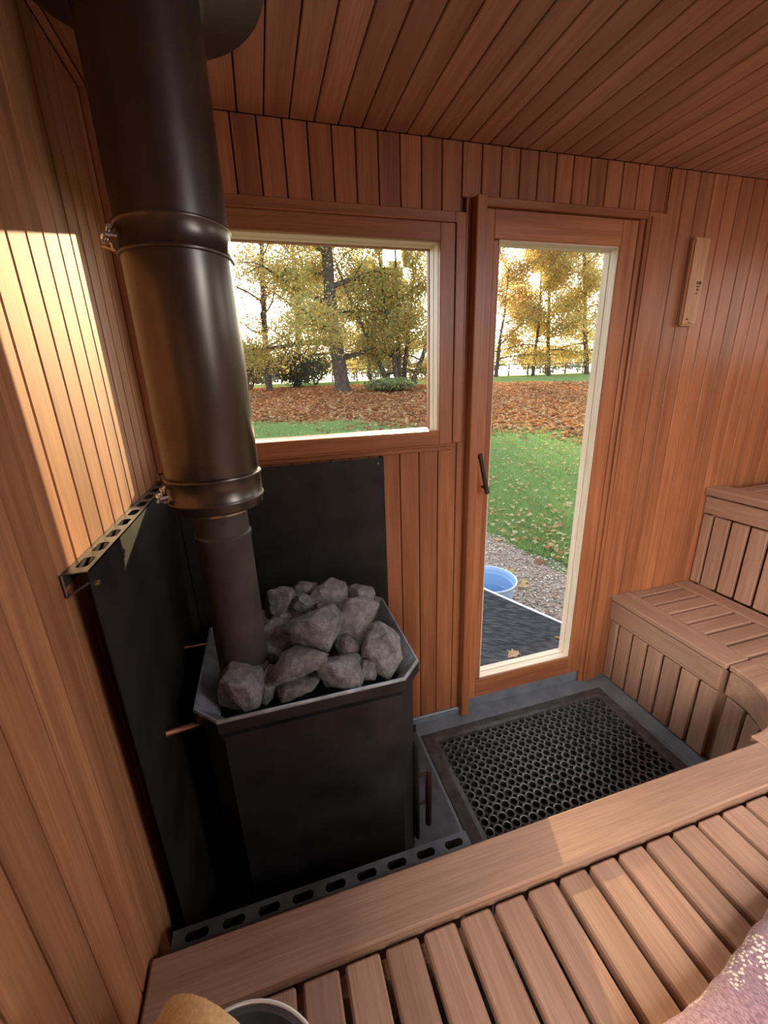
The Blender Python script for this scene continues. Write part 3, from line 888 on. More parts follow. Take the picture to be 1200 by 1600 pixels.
bm.faces.new(rings[0]); bm.faces.new(rings[-1][::-1])
bm_obj('bent_handle', local(bm, bk), W_BUCKET, bk, smooth=.6)

# ------------------------------------------------------------------ mauve cloth, bottom right
def cloth_mat():
    m, n, l, out = new_mat('mauve_terry')
    b = n.new('ShaderNodeBsdfPrincipled'); b.inputs['Roughness'].default_value = 0.95
    b.inputs['Sheen Weight'].default_value = 0.6
    tc = n.new('ShaderNodeTexCoord')
    t = n.new('ShaderNodeTexNoise'); t.inputs['Scale'].default_value = 320; t.inputs['Detail'].default_value = 2
    st = n.new('ShaderNodeVectorMath'); st.operation = 'MULTIPLY'; st.inputs[1].default_value = (1, .45, .6)
    l.new(tc.outputs['Object'], st.inputs[0]); l.new(st.outputs[0], t.inputs['Vector'])
    r = n.new('ShaderNodeValToRGB')
    r.color_ramp.elements[0].position = .35; r.color_ramp.elements[0].color = (.17, .075, .105, 1)
    r.color_ramp.elements[1].position = .66; r.color_ramp.elements[1].color = (.38, .205, .255, 1)
    l.new(t.outputs['Fac'], r.inputs['Fac'])
    # pale flower flecks: clusters of dots
    vo = n.new('ShaderNodeTexVoronoi'); vo.inputs['Scale'].default_value = 150
    l.new(tc.outputs['Object'], vo.inputs['Vector'])
    cl = n.new('ShaderNodeTexNoise'); cl.inputs['Scale'].default_value = 17; cl.inputs['Detail'].default_value = 3
    l.new(tc.outputs['Object'], cl.inputs['Vector'])
    a = n.new('ShaderNodeMath'); a.operation = 'LESS_THAN'; a.inputs[1].default_value = .42
    l.new(vo.outputs['Distance'], a.inputs[0])
    g = n.new('ShaderNodeMath'); g.operation = 'GREATER_THAN'; g.inputs[1].default_value = .555
    l.new(cl.outputs['Fac'], g.inputs[0])
    mu = n.new('ShaderNodeMath'); mu.operation = 'MULTIPLY'
    l.new(a.outputs[0], mu.inputs[0]); l.new(g.outputs[0], mu.inputs[1])
    mx = n.new('ShaderNodeMix'); mx.data_type = 'RGBA'
    mx.inputs['B'].default_value = (.80, .66, .58, 1)
    l.new(mu.outputs[0], mx.inputs['Factor']); l.new(r.outputs['Color'], mx.inputs['A'])
    l.new(mx.outputs['Result'], b.inputs['Base Color'])
    bp = n.new('ShaderNodeBump'); bp.inputs['Strength'].default_value = .7; bp.inputs['Distance'].default_value = .002
    l.new(t.outputs['Fac'], bp.inputs['Height']); l.new(bp.outputs['Normal'], b.inputs['Normal'])
    l.new(b.outputs[0], out.inputs[0])
    return m
M_CLOTH = cloth_mat()
bm = bmesh.new()
TCX, TCY, TZ = 0.72, 0.05, RB-.0125
OUT = [(.40, .20), (.44, .233), (.48, .230), (.535, .232), (.584, .236), (.644, .248), (.709, .262), (.781, .278), (.876, .292), (.98, .27), (1.03, .17), (1.02, .02), (.95, -.12), (.80, -.20), (.62, -.19), (.50, -.10), (.43, .02), (.385, .12)]
OA = sorted((math.atan2(y-TCY, x-TCX), math.hypot(x-TCX, y-TCY)) for x, y in OUT)
OA = [(OA[-1][0]-2*math.pi, OA[-1][1])]+OA+[(OA[0][0]+2*math.pi, OA[0][1])]
na, nr = 96, 26
def cloth_r(a):   # outline radius
    if a > math.pi: a -= 2*math.pi
    return float(np.interp(a, [p[0] for p in OA], [p[1] for p in OA]))
rows = []
for j in range(nr+1):
    t = j/nr
    row = []
    for i in range(na):
        a = 2*math.pi*i/na
        R0 = cloth_r(a)
        if t < .8:
            q = t/.8; rr = R0*(.985*q); h = .085*(1-(q**4)*.30)
        else:
            q = (t-.8)/.2; rr = R0*(.985+.05*math.sin(q*math.pi)); h = .085*.70*(1-q)**.8
        x, y = TCX+rr*math.cos(a), TCY+rr*math.sin(a)
        if t < .98:
            h += .012*noise.noise(Vector((x*9, y*7, 3)))*(1-t*.5)+.006*math.sin((x*.8+y)*46)*(1-t)
        row.append((x, y, TZ+max(h, 0)))
    rows.append(row)
ctr = bm.verts.new((TCX, TCY, TZ+.085))
V = [[bm.verts.new(p) for p in r] for r in rows[1:]]
for i in range(na): bm.faces.new([ctr, V[0][i], V[0][(i+1) % na]])
for A, B in zip(V[:-1], V[1:]):
    for i in range(na): bm.faces.new([A[i], B[i], B[(i+1) % na], A[(i+1) % na]])
bm.faces.new(V[-1][::-1])
o = bm_obj('towel', bm, M_CLOTH, smooth=1.2)
tag(o, 'mauve towelling with pale flower flecks bunched up on the near bench slats', 'towel')

# ================================================================== outside
def terr(x, y):
    z = float(np.interp(y, [-50, 5, 22, 40, 200, 700], [-.45, -.45, .87, 1.36, 1.62, 4.0]))
    if y > 6: z += .05*noise.noise(Vector((x*.15, y*.15, 0)))*min(1, (y-6)/6)
    return z

def ground_mat():
    m, n, l, out = new_mat('lawn_ground')
    b = n.new('ShaderNodeBsdfDiffuse')
    tc = n.new('ShaderNodeTexCoord')
    sp = n.new('ShaderNodeSeparateXYZ'); l.new(tc.outputs['Object'], sp.inputs[0])
    def noi(sc, det=5):
        t = n.new('ShaderNodeTexNoise'); t.inputs['Scale'].default_value = sc; t.inputs['Detail'].default_value = det
        l.new(tc.outputs['Object'], t.inputs['Vector']); return t.outputs['Fac']
    def math_(op, a, b_):
        t = n.new('ShaderNodeMath'); t.operation = op
        for i, v in enumerate((a, b_)):
            if hasattr(v, 'is_output'): l.new(v, t.inputs[i])
            else: t.inputs[i].default_value = v
        return t.outputs[0]
    def mapr(v, a, b_, c=0, d=1):
        t = n.new('ShaderNodeMapRange'); t.interpolation_type = 'SMOOTHSTEP'
        t.inputs['From Min'].default_value = a; t.inputs['From Max'].default_value = b_
        t.inputs['To Min'].default_value = c; t.inputs['To Max'].default_value = d
        l.new(v, t.inputs['Value']); return t.outputs[0]
    def ramp(v, p0, c0, p1, c1):
        t = n.new('ShaderNodeValToRGB'); t.color_ramp.elements[0].position = p0; t.color_ramp.elements[1].position = p1
        t.color_ramp.elements[0].color = (*c0, 1); t.color_ramp.elements[1].color = (*c1, 1); l.new(v, t.inputs['Fac']); return t.outputs['Color']
    def mix(f, a, b_):
        t = n.new('ShaderNodeMix'); t.data_type = 'RGBA'
        l.new(f, t.inputs['Factor']); l.new(a, t.inputs['A']); l.new(b_, t.inputs['B']); return t.outputs['Result']
    grass = ramp(noi(30), .35, (.14, .22, .075), .68, (.27, .36, .14))
    litter = ramp(noi(14, 8), .36, (.30, .14, .075), .64, (.62, .36, .19))
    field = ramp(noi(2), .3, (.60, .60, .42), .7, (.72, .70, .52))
    # leaf litter lies under the trees: a belt whose near edge slants, with ragged borders
    yy = math_('ADD', sp.outputs[1], math_('MULTIPLY', sp.outputs[0], .55))
    yy = math_('ADD', yy, math_('MULTIPLY', math_('SUBTRACT', noi(.5, 6), .5), 5.0))
    near = mapr(yy, 13.6, 15.6)
    far = mapr(yy, 31, 36, 1, 0)
    col = mix(math_('MULTIPLY', near, far), grass, litter)
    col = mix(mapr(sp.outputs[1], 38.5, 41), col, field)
    l.new(col, b.inputs[0]); l.new(b.outputs[0], out.inputs[0])
    return m

bm = bmesh.new()
ys = list(np.linspace(1.2, 12, 28))+list(np.linspace(13, 44, 32))+[60, 90, 140, 220, 400, 700]
grid = []
for y in ys:
    w = 12+y*1.6
    grid.append([bm.verts.new((0.4*y+(i/24-.5)*2*w, y, terr(0.4*y+(i/24-.5)*2*w, y))) for i in range(25)])
for A, B in zip(grid[:-1], grid[1:]):
    for i in range(24): bm.faces.new([A[i], A[i+1], B[i+1], B[i]])
ground = tag(bm_obj('lawn', bm, ground_mat(), smooth=3), kind='structure')

def in_gravel(x, y):
    e = .16*noise.noise(Vector((x*1.7, y*1.7, 5)))+.05*noise.noise(Vector((x*9, y*9, 2)))
    # gravel apron round the cabin front; its lawn edge runs from far left to near right
    return y < 4.55+e*2-(x-2.55)*2.0 and x < 2.72+e and y < 4.9

def scatter(name, pts, size, mats, weights, shape, parent=None, seed=1, flat=0.0, up=False):
    """one mesh of many small leaves / blades, built with numpy"""
    r = np.random.default_rng(seed)
    n_ = len(pts)
    P_ = np.array(pts, dtype=np.float32)
    s = size*(.65+.7*r.random(n_))
    if up:      # grass blades: triangles standing up
        a = r.random(n_)*6.283
        d = np.stack([np.cos(a), np.sin(a), np.zeros(n_)], 1)
        lean = np.stack([r.normal(0, .45, n_), r.normal(0, .45, n_), np.ones(n_)], 1)
        w = s*.085
        V = np.stack([P_-d*w[:, None], P_+d*w[:, None], P_+lean*s[:, None]], 1).reshape(-1, 3)
        nv = 3
    else:
        nrm = r.normal(0, 1, (n_, 3)); nrm[:, 2] = np.abs(nrm[:, 2])+flat*3
        nrm /= np.linalg.norm(nrm, axis=1)[:, None]
        t = r.normal(0, 1, (n_, 3)); t -= nrm*(t*nrm).sum(1)[:, None]; t /= np.linalg.norm(t, axis=1)[:, None]
        b = np.cross(nrm, t)
        u = (t*s[:, None]); v = b*(s*shape)[:, None]; k = nrm*(s*.22)[:, None]
        V = np.stack([P_-u*.5, P_-v*.5+k, P_+u*.5, P_+v*.5+k], 1).reshape(-1, 3)
        nv = 4
    me = bpy.data.meshes.new(name)
    me.vertices.add(len(V)); me.vertices.foreach_set('co', V.astype(np.float32).ravel())
    me.loops.add(len(V)); me.loops.foreach_set('vertex_index', np.arange(len(V), dtype=np.int32))
    me.polygons.add(n_)
    me.polygons.foreach_set('loop_start', np.arange(n_, dtype=np.int32)*nv)
    me.polygons.foreach_set('loop_total', np.full(n_, nv, dtype=np.int32))
    for m in mats: me.materials.append(m)
    me.polygons.foreach_set('material_index', r.choice(len(mats), n_, p=weights).astype(np.int32))
    me.update(calc_edges=True)
    o = mesh_obj(name, me, None, parent)
    o['kind'] = 'stuff'
    return o

r2 = np.random.default_rng(3)
def spread(n_, y0, y1, power, wl_, wr_, ok):
    out = []
    while len(out) < n_:
        y = y0+(y1-y0)*r2.random()**power
        x = y*(wl_+(wr_-wl_)*r2.random())
        if ok(x, y): out.append((x, y, terr(x, y)))
    return out
def belt(x, y):
    yy = y+.55*x+5*(.5*noise.noise(Vector((x*.5, y*.5, 0))))
    yy += r2.normal(0, 1.0)
    return 14.6 < yy < 33
blades = spread(100000, 3.0, 16, 1.7, -.3, 1.15, lambda x, y: not in_gravel(x, y) and (not belt(x, y) or r2.random() < .25))
tag(scatter('lawn_grass', blades, .055, [G_1, G_2], [.7, .3], 0, up=True, seed=5), 'short green lawn grass outside the window and door', 'grass')
lit = spread(30000, 8, 31, 1.35, -.35, 1.15, belt)
lit = [(x, y, z+.02) for x, y, z in lit]
tag(scatter('leaf_litter', lit, .17, [L_LIT1, L_LIT2, L_LIT3], [.45, .33, .22], .75, seed=6, flat=1.2), 'rust and tan fallen leaves carpeting the ground under the trees', 'leaf litter')
stray = [(x, y, z+.035) for x, y, z in spread(1700, 3.3, 17, 1.5, -.1, 1.15, lambda x, y: not belt(x, y) and not in_gravel(x, y))]
tag(scatter('scattered_leaves', stray, .075, [L_LIT2, L_PALE, L_LIT1], [.45, .35, .20], .75, seed=8, flat=1.5), 'pale fallen leaves scattered over the green lawn', 'leaves')

# gravel: real pebbles
pm = [pbr('pebble_tan', (.50, .38, .29), .8), pbr('pebble_pale', (.74, .66, .57), .8), pbr('pebble_dark', (.24, .185, .155), .8), pbr('pebble_rust', (.42, .25, .18), .8)]
def deck_side(x, y): return (x-1.626)*.564+(y-1.795)*.24     # >0 beyond the deck's slanting edge
pts = []
while len(pts) < 7500:
    x, y = 1.2+1.9*r2.random(), 1.5+3.6*r2.random()
    if in_gravel(x, y) and deck_side(x, y) > -.05: pts.append((x, y, -.442))
base = bmesh.new(); bmesh.ops.create_icosphere(base, subdivisions=1, radius=1)
bv = np.array([v.co[:] for v in base.verts]); bf = np.array([[v.index for v in f.verts] for f in base.faces]); base.free()
n_ = len(pts); P_ = np.array(pts)
sc_ = .0105*(.5+1.0*r2.random((n_, 1, 1)))*np.array([1, .8, .6])*(.8+.4*r2.random((n_, 1, 3)))
a = r2.random(n_)*6.283; ca_, sa_ = np.cos(a), np.sin(a)
Rz = np.zeros((n_, 3, 3)); Rz[:, 0, 0] = ca_; Rz[:, 0, 1] = -sa_; Rz[:, 1, 0] = sa_; Rz[:, 1, 1] = ca_; Rz[:, 2, 2] = 1
V = np.einsum('nij,nkj->nki', Rz, bv[None]*sc_*(.85+.3*r2.random((n_, len(bv), 1))))+P_[:, None, :]
F = (bf[None]+np.arange(n_)[:, None, None]*len(bv)).reshape(-1, 3)
me = bpy.data.meshes.new('gravel')
me.from_pydata(V.reshape(-1, 3).tolist(), [], F.tolist())
for m in pm: me.materials.append(m)
me.polygons.foreach_set('material_index', np.repeat(r2.choice(4, n_, p=[.38, .24, .22, .16]), len(bf)).astype(np.int32))
o = mesh_obj('gravel', me)
tag(o, 'brown and grey pea gravel in front of the deck', 'gravel', kind='stuff')
bm = bmesh.new()
gp = [(-1.0, 1.47), (2.9, 1.47), (2.9, 2.6), (2.66, 3.1), (2.62, 3.7), (2.5, 4.6), (1.6, 4.9), (-1, 4.9)]
bm.faces.new([bm.verts.new((x, y, -.4465)) for x, y in gp])
tag(bm_obj('gravel_bed', bm, pbr('gravel_bed', (.36, .27, .21), .9, nscale=70, namount=.6, bump=.6, bscale=120)), kind='structure')

# deck over the drawbar outside the door
dk = thing('entrance_deck', 'black boarded deck outside the door with a pale metal edge', 'deck', (1.06, 1.46, -.44))
apex = (1.06, 3.05); rb_, lb_ = (1.758, 1.462), (.36, 1.462)
rb_ = (1.626+(1.795-1.462)*.4255, 1.462)
apex = (1.626-.4255*(3.0-1.795), 3.0)
bm = bmesh.new()
def prism(bm, poly, z0, z1):
    A = [bm.verts.new((x, y, z0)) for x, y in poly]; B = [bm.verts.new((x, y, z1)) for x, y in poly]
    bm.faces.new(A[::-1]); bm.faces.new(B)
    for i in range(len(poly)): bm.faces.new([A[i], A[(i+1) % len(poly)], B[(i+1) % len(poly)], B[i]])
prism(bm, [(lb_[0], 1.462), (rb_[0], 1.462), apex], -.046, -.020)
def deck_mat():
    m, n, l, out = new_mat('black_deck')
    b = n.new('ShaderNodeBsdfPrincipled'); b.inputs['Roughness'].default_value = .95; b.inputs['Specular IOR Level'].default_value = .1
    tc = n.new('ShaderNodeTexCoord')
    t = n.new('ShaderNodeTexNoise'); t.inputs['Scale'].default_value = 60; t.inputs['Detail'].default_value = 8
    st = n.new('ShaderNodeVectorMath'); st.operation = 'MULTIPLY'; st.inputs[1].default_value = (.25, 1.0, 1)
    rt = n.new('ShaderNodeVectorRotate'); rt.rotation_type = 'Z_AXIS'; rt.inputs['Angle'].default_value = .6
    l.new(tc.outputs['Object'], rt.inputs['Vector']); l.new(rt.outputs[0], st.inputs[0]); l.new(st.outputs[0], t.inputs['Vector'])
    r = n.new('ShaderNodeValToRGB')
    r.color_ramp.elements[0].position = .40; r.color_ramp.elements[0].color = (.035, .036, .041, 1)
    r.color_ramp.elements[1].position = .78; r.color_ramp.elements[1].color = (.13, .13, .14, 1)
    l.new(t.outputs['Fac'], r.inputs['Fac']); l.new(r.outputs[0], b.inputs['Base Color']); l.new(b.outputs[0], out.inputs[0])
    return m
bm_obj('deck_panel', local(bm, dk), deck_mat(), dk)
bm = bmesh.new()
d_ = Vector((apex[0]-rb_[0], apex[1]-rb_[1], 0)).normalized(); nrm_ = Vector((d_.y, -d_.x, 0))
e0, e1 = Vector((*rb_, 0)), Vector((*apex, 0))
prism(bm, [(p.x, p.y) for p in (e0+nrm_*.001, e0+nrm_*.018, e1+nrm_*.018, e1+nrm_*.001)], -.052, -.015)
bm_obj('edge_trim', local(bm, dk), pbr('edge_aluminium', (.78, .78, .80), .4, .3), dk)['label'] = 'pale metal edge trim'
bm = bmesh.new()
prism(bm, [(1.03, 1.5), (1.09, 1.5), (1.12, 2.9), (1.06, 2.9)], -.10, -.047)
prism(bm, [(1.02, 2.7), (1.10, 2.7), (1.10, 2.78), (1.02, 2.78)], -.444, -.10)
prism(bm, [(.6, 1.5), (.66, 1.5), (.66, 1.56), (.6, 1.56)], -.444, -.047)
prism(bm, [(1.56, 1.5), (1.62, 1.5), (1.62, 1.56), (1.56, 1.56)], -.444, -.047)
bm_obj('drawbar', local(bm, dk), M_STOVE, dk)

# blue tub standing on the gravel
tb = thing('blue_tub', 'round pale blue ridged tub on the gravel beyond the deck', 'tub', (1.625, 2.72, -.445))
M_TUB = pbr('blue_tub', (.42, .62, .88), .35, .1, nscale=6, namount=.12)
bm = bmesh.new()
bm_lathe(bm, [(0, -.443), (.195, -.443), (.200, -.438), (.224, -.17), (.230, -.165), (.240, -.160), (.243, -.152), (.240, -.147), (.232, -.147), (.226, -.160),
              (.221, -.195), (.2145, -.20), (.2185, -.215), (.211, -.29), (.2045, -.295), (.2085, -.31), (.196, -.428), (0, -.430)], 1.625, 2.72, 56)
bm_obj('tub_shell', local(bm, tb), M_TUB, tb, smooth=.7)
bm = bmesh.new(); bm_lathe(bm, [(.2405, -.147), (.2455, -.150), (.2435, -.1435), (.236, -.1425), (.233, -.146)], 1.625, 2.72, 56)
bm_obj('rolled_rim', local(bm, tb), pbr('tub_rim', (.70, .80, .90), .35), tb, smooth=.9)['label'] = 'whitish rolled rim'
bm = bmesh.new(); bm_lathe(bm, [(.2, -.36), (0, -.36)], 1.625, 2.72, 56)
bm_obj('water', local(bm, tb), pbr('tub_water', (.45, .62, .80), .05), tb)

# fallen leaves one could pick up
def leaf_bm(s, seed):
    r = random.Random(seed)
    bm = bmesh.new()
    out = [(0, -.5), (.22, -.30), (.46, -.34), (.34, -.05), (.55, .12), (.28, .18), (.20, .40), (0, .62), (-.22, .38), (-.30, .17), (-.52, .10), (-.33, -.06), (-.44, -.32), (-.20, -.28)]
    c = bm.verts.new((0, 0, .004))
    V = [bm.verts.new((x*s*r.uniform(.85, 1.1), y*s*r.uniform(.85, 1.1), .004+abs(x)*s*.30*r.uniform(.3, 1)+.02*s*r.random())) for x, y in out]
    for i in range(len(V)): bm.faces.new([c, V[i], V[(i+1) % len(V)]])
    return bm
FALLEN = [(1.178, 1.649, -.020, .075, 1, 'curled tan leaf lying on the black deck near the door', L_LIT2),
          (1.06, 1.585, -.020, .05, 1, 'thin pale leaf on the black deck left of the curled tan leaf', L_LIT2),
          (1.50, 1.70, -.020, .035, 0, 'tiny rust leaf at the right side of the black deck', L_LIT1),
          (2.20, 3.25, -.432, .10, 1, 'yellowish leaf on the gravel beyond the blue tub', L_YEL),
          (2.16, 2.95, -.432, .10, 1, 'ochre leaf on the gravel just right of the blue tub', L_LIT2),
          (2.22, 3.02, -.432, .08, 1, 'small ochre leaf touching the ochre one on the gravel', L_LIT2),
          (1.92, 2.42, -.432, .12, 0, 'dark red leaf on the gravel close to the deck edge', L_LIT1),
          (2.42, 2.62, -.432, .11, 0, 'reddish leaf on the gravel by the right door edge', L_LIT1),
          (1.98, 2.20, -.432, .10, 0, 'pinkish leaf on the gravel against the metal deck edge', L_LIT1),
          (2.62, 3.35, -.44, .13, 2, 'brown curled leaf where the gravel meets the lawn', L_LIT3),
          (2.55, 4.05, -.44, .10, 1, 'tan leaf on the lawn edge above the gravel', L_LIT2),
          (2.95, 4.35, -.44, .11, 1, 'pale tan leaf on the lawn right of the gravel corner', L_LIT2)]
for i, (x, y, z, s, c_, lab, mt) in enumerate(FALLEN):
    o = bm_obj('fallen_leaf', leaf_bm(s, i+40), mt, None, (x, y, z))
    o.rotation_euler = (rng.uniform(-.12, .12), rng.uniform(-.12, .12), rng.uniform(0, 6.28))
    tag(o, lab, 'leaf', 'fallen leaves by the deck')

# ------------------------------------------------------------------ trees
rb3 = random.Random(5)
def in_beam(p, x0=-.36, x1=.72, z0=1.0, z1=2.0):
    """is p on the way of the sunlight that comes in by the window"""
    t = (p.y-1.4)/SUN.y
    q = p-SUN*t
    if x0 < q.x < x1 and z0 < q.z < z1: return True
    # a narrower gap lets a strip through the door on to the near bench
    return .70 < q.x < 1.25 and .35 < q.z < 1.0 and rb3.random() < .985-max(0, q.x-.84)*1.6

def tree(name, label, x, y, H, r0, crown, leaf_n, lsize, mats, wts, seed, bare_to=.22, limbs=9, stems=1, droop=0.0, group='autumn trees on the lawn', spread_=1.0, twigs=True, leafy=1.0):
    r = random.Random(seed)
    z = terr(x, y)-.05
    t = thing(name, label, 'tree', (x, y, z), group)
    bm = bmesh.new()
    tips = []
    def grow(p, d, L, rad, depth, nseg):
        step = L/nseg
        path = [p.copy()]
        for i in range(nseg):
            w_ = .035 if depth == 0 else .16
            d = (d+Vector((r.gauss(0, w_), r.gauss(0, w_), r.gauss(0, w_*.6)+.04-droop*.12*depth))).normalized()
            q = path[-1]+d*step
            ra, rb = rad*(1-.75*i/nseg), rad*(1-.75*(i+1)/nseg)
            if not (in_beam(q) or in_beam(path[-1])) or depth == 0:
                bm_tube(bm, path[-1], q, max(ra, .006), max(rb, .005), 10 if depth == 0 else (6 if depth == 1 else 3), False)
            path.append(q)
        return path, d
    for s in range(stems):
        d0 = Vector((r.gauss(0, .05)+(s-(stems-1)/2)*.22, r.gauss(0, .05), 1)).normalized()
        base = Vector(((s-(stems-1)/2)*r0*1.5, r.uniform(-.1, .1)*stems, 0))
        base_r = r0
        trunk, _ = grow(base+Vector((x, y, z)), d0, H*.9, base_r, 0, 12)
        bm_tube(bm, (base.x+x, base.y+y, z-.1), (trunk[0].x, trunk[0].y, z+.25), base_r*1.45, base_r*1.02, 12, False)
        for k in range(limbs):
            f = bare_to+(1-bare_to)*(k+.5)/limbs
            i = min(int(f*12), 11)
            p = trunk[i].lerp(trunk[i+1], f*12-i)
            a = k*2.4+r.uniform(-.4, .4)
            up = .25+.9*f
            d = Vector((math.cos(a), math.sin(a), up-droop)).normalized()
            L = crown*(1.15-.65*f)*r.uniform(.8, 1.15)*spread_
            path, dd = grow(p, d, L, base_r*.42*(1-.6*f), 1, 7)
            for m_ in range(2, 8):
                for _ in range(2):
                    dv = (Vector((r.gauss(0, 1), r.gauss(0, 1), r.gauss(.15-droop*.5, .6)))+d*.8).normalized()
                    sub, _d = grow(path[m_], dv, L*.34*r.uniform(.6, 1.1), base_r*.10, 2, 3)
                    tips.append(sub)
    me_o = bm_obj('trunk', local(bm, t), M_BARK, t, smooth=1.0)
    if leaf_n:
        pts = []
        rr = np.random.default_rng(seed)
        while len(pts) < leaf_n:
            sub = tips[rr.integers(len(tips))]
            k = rr.integers(len(sub)-1)
            p = sub[k].lerp(sub[k+1], float(rr.random()))+Vector(rr.normal(0, .36*leafy, 3).tolist())
            if p.z < terr(p.x, p.y)+.3: continue
            if in_beam(p): 
                leaf_n -= 1
                continue
            pts.append((p.x-x, p.y-y, p.z-z))
        scatter('foliage', pts, lsize, mats, wts, .7, t, seed)
    return t

GY = [L_YEL, L_GRN, L_ORA, L_BRN]
tree('chestnut_tree', 'broad old autumn tree with a thick trunk seen through the window', 4.31, 22.5, 14.0, .42, 5.0, 78000, .105, GY, [.34, .46, .14, .06], 11, .11, 17, droop=.34, leafy=1.15)
tree('thicket_tree', 'many-stemmed bushy tree right of the thick trunk, under the sun', 7.75, 23.2, 8.0, .16, 2.8, 46000, .10, GY, [.24, .46, .10, .20], 12, .08, 9, stems=5, droop=.25)
tree('bare_tree', 'nearly bare tree with dark twigs at the left of the window', .6, 26.5, 15.5, .20, 4.2, 5200, .11, [L_BRN, L_ORA], [.5, .5], 13, .16, 20, group='autumn trees on the lawn')
tree('leaning_tree', 'rusty-leaved tree behind the left of the thick trunk', 2.6, 31, 15, .24, 4.8, 24000, .13, [L_ORA, L_BRN, L_YEL], [.45, .25, .30], 14, .12, 15, droop=.2, leafy=1.2)
tree('fence_tree', 'slim autumn tree by the fence, left one of a pair through the door', 26.2, 37.0, 12.5, .17, 4.8, 22000, .145, GY, [.40, .18, .28, .14], 15, .17, 14, droop=.36, leafy=1.2)
tree('fence_tree', 'slim dark-stemmed tree by the fence, right one of a pair through the door', 27.7, 36.6, 13.5, .18, 5.0, 22000, .145, GY, [.38, .20, .28, .14], 16, .17, 14, droop=.36, leafy=1.2)
tree('fence_tree', 'tree with bright yellow leaves at the right door edge', 32.2, 36.5, 15, .26, 6.2, 34000, .16, GY, [.66, .14, .16, .04], 17, .14, 15, droop=.34, leafy=1.25)
tree('fence_tree', 'brownish tree with low branches at the left edge of the door glass', 22.6, 38.0, 11, .20, 5.0, 17000, .145, GY, [.18, .26, .22, .34], 22, .14, 13, droop=.35, leafy=1.1)
tree('park_tree', 'autumn tree far left on the lawn, hidden behind the flue', -3.2, 27.5, 12, .2, 4.2, 12000, .14, GY, [.34, .34, .2, .12], 26, .14, 11, droop=.3, leafy=1.2)
tree('park_tree', 'autumn tree furthest left on the lawn, hidden behind the flue', -7.0, 31, 13, .2, 4.6, 12000, .15, GY, [.3, .3, .25, .15], 27, .14, 11, droop=.3, leafy=1.2)
tree('slender_tree', 'very thin upright tree at the left edge of the door glass', 11.6, 20.0, 13, .08, 1.4, 1600, .11, [L_BRN, L_ORA, L_YEL], [.4, .3, .3], 18, .3, 9)
tree('far_tree', 'small dark tree near the fence between thick trunk and thicket', 9.2, 35.5, 9, .15, 3.4, 11000, .14, GY, [.3, .45, .17, .08], 19, .2, 9, droop=.2)
tree('far_tree', 'small tree near the fence just left of the thicket', 10.9, 36, 10, .15, 3.4, 11000, .14, GY, [.34, .42, .16, .08], 20, .2, 9, droop=.2)
tree('far_tree', 'small tree near the fence glimpsed left of the thick trunk', 4.2, 39, 9, .16, 3.8, 12000, .14, GY, [.24, .46, .18, .12], 23, .12, 10, droop=.3)
tree('far_tree', 'small tree near the fence hidden close behind the thick trunk', 7.0, 39, 9, .15, 3.6, 11000, .14, GY, [.26, .48, .16, .10], 24, .12, 10, droop=.3)
tree('far_tree', 'small tree near the fence at the right edge of the window', 13.4, 37, 9, .15, 3.6, 11000, .14, GY, [.28, .42, .18, .12], 25, .12, 10, droop=.3)
tree('yellow_tree', 'loose yellow tree filling the middle of the door glass behind the pair', 34.5, 46, 17, .26, 7.0, 28000, .19, GY, [.40, .36, .16, .08], 21, .10, 13, droop=.3, leafy=1.3)

# evergreen shrubs at the left
def shrub(label, x, y, rx, rz, n_, mats, wts, seed, group):
    z = terr(x, y)
    t = thing('shrub', label, 'shrub', (x, y, z), group)
    rr = np.random.default_rng(seed)
    bm = bmesh.new(); pts = []
    for k in range(11):
        a = k*2.4; tip = Vector((math.cos(a)*rx*.75*rr.random()**.5, math.sin(a)*rx*.75*rr.random()**.5, rz*(.5+.5*rr.random())))
        bm_tube(bm, (math.cos(a)*.1, math.sin(a)*.1, -.05), tip, .03, .01, 5, False)
    bm_obj('stems', bm, M_BARK, t)
    while len(pts) < n_:
        v = rr.normal(0, 1, 3); v /= np.linalg.norm(v)
        q = v*(rr.random()**.35)*(.82+.25*noise.noise(Vector((v*2.3+seed).tolist())))
        p = (q[0]*rx, q[1]*rx, rz*.5+q[2]*rz*.55)
        if p[2] > 0.02: pts.append(p)
    scatter('foliage', pts, .16, mats, wts, .6, t, seed)
SG = 'dark shrubs beyond the lawn'
shrub('grey evergreen shrub at the left edge of the window view', -.6, 29, 2.1, 3.2, 4200, [L_EVG, L_BRN], [.8, .2], 31, SG)
shrub('grey-green shrub between the bare tree and the thick trunk', 2.5, 30, 2.0, 2.8, 4200, [L_EVG, L_BRN], [.85, .15], 32, SG)
shrub('dark shrub close behind the left of the thick trunk', 4.3, 34, 1.8, 3.0, 3200, [L_EVG, L_GRN], [.85, .15], 33, SG)
shrub('low green undergrowth in front of the thicket stems', 6.6, 21.6, 1.6, .7, 2200, [L_GRN, L_EVG], [.7, .3], 34, None)

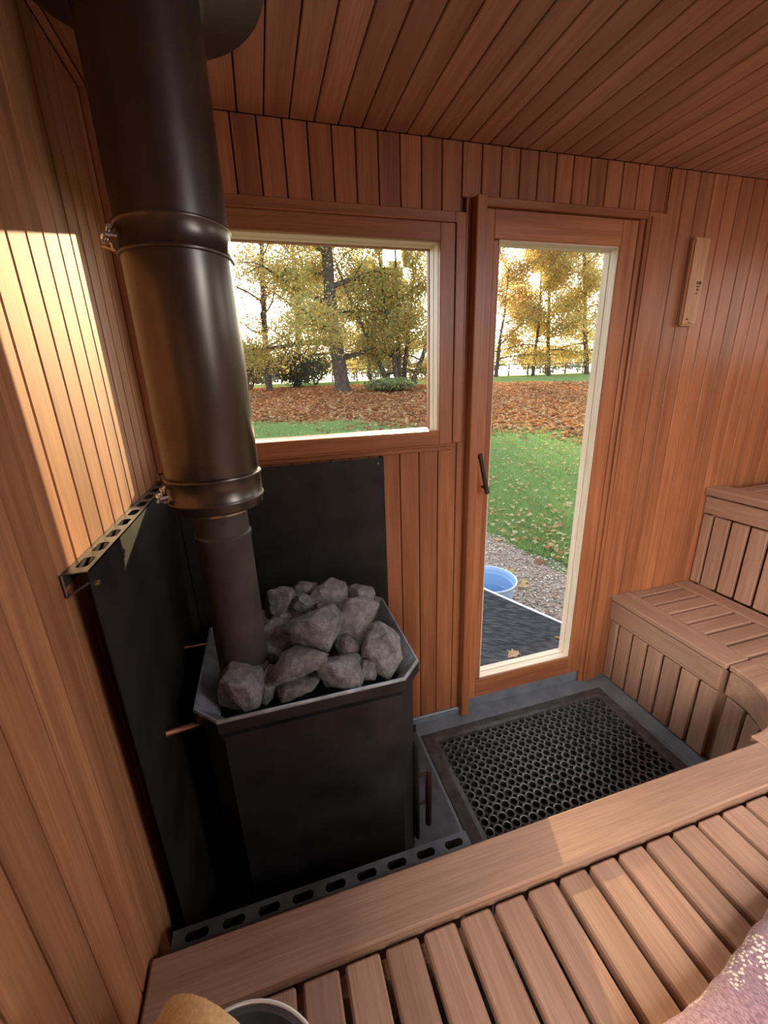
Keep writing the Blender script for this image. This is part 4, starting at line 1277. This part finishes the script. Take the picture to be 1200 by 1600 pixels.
# ------------------------------------------------------------------ paddock fence
fn = thing('paddock_fence', 'post and rail wooden fence along the misty field', 'fence', (18, 39.5, terr(18, 39.5)))
x = 2.0; i = 0
FP = []
while x < 46:
    FP.append((x, 39.5+.04*(x-18)*0, terr(x, 39.5))); x += 2.3
for (x, y, z) in FP:
    board('fence_post', x-.06, x+.06, y-.06, y+.06, z-.1, z+1.18, 'z', M_FENCE, fn, .01)
for (a, b) in zip(FP[:-1], FP[1:]):
    for h in (.35, .72, 1.08):
        bm = bmesh.new()
        A = [bm.verts.new((a[0], a[1]-.07+dy, a[2]+h+dz)) for dy, dz in ((0, -.05), (.04, -.05), (.04, .05), (0, .05))]
        B = [bm.verts.new((b[0], b[1]-.07+dy, b[2]+h+dz)) for dy, dz in ((0, -.05), (.04, -.05), (.04, .05), (0, .05))]
        for i in range(4): bm.faces.new([A[i], A[(i+1) % 4], B[(i+1) % 4], B[i]])
        bm.faces.new(A[::-1]); bm.faces.new(B)
        bm_obj('fence_rail', local(bm, fn), M_FENCE, fn)

# trees across the field, their haze painted by leaf colour
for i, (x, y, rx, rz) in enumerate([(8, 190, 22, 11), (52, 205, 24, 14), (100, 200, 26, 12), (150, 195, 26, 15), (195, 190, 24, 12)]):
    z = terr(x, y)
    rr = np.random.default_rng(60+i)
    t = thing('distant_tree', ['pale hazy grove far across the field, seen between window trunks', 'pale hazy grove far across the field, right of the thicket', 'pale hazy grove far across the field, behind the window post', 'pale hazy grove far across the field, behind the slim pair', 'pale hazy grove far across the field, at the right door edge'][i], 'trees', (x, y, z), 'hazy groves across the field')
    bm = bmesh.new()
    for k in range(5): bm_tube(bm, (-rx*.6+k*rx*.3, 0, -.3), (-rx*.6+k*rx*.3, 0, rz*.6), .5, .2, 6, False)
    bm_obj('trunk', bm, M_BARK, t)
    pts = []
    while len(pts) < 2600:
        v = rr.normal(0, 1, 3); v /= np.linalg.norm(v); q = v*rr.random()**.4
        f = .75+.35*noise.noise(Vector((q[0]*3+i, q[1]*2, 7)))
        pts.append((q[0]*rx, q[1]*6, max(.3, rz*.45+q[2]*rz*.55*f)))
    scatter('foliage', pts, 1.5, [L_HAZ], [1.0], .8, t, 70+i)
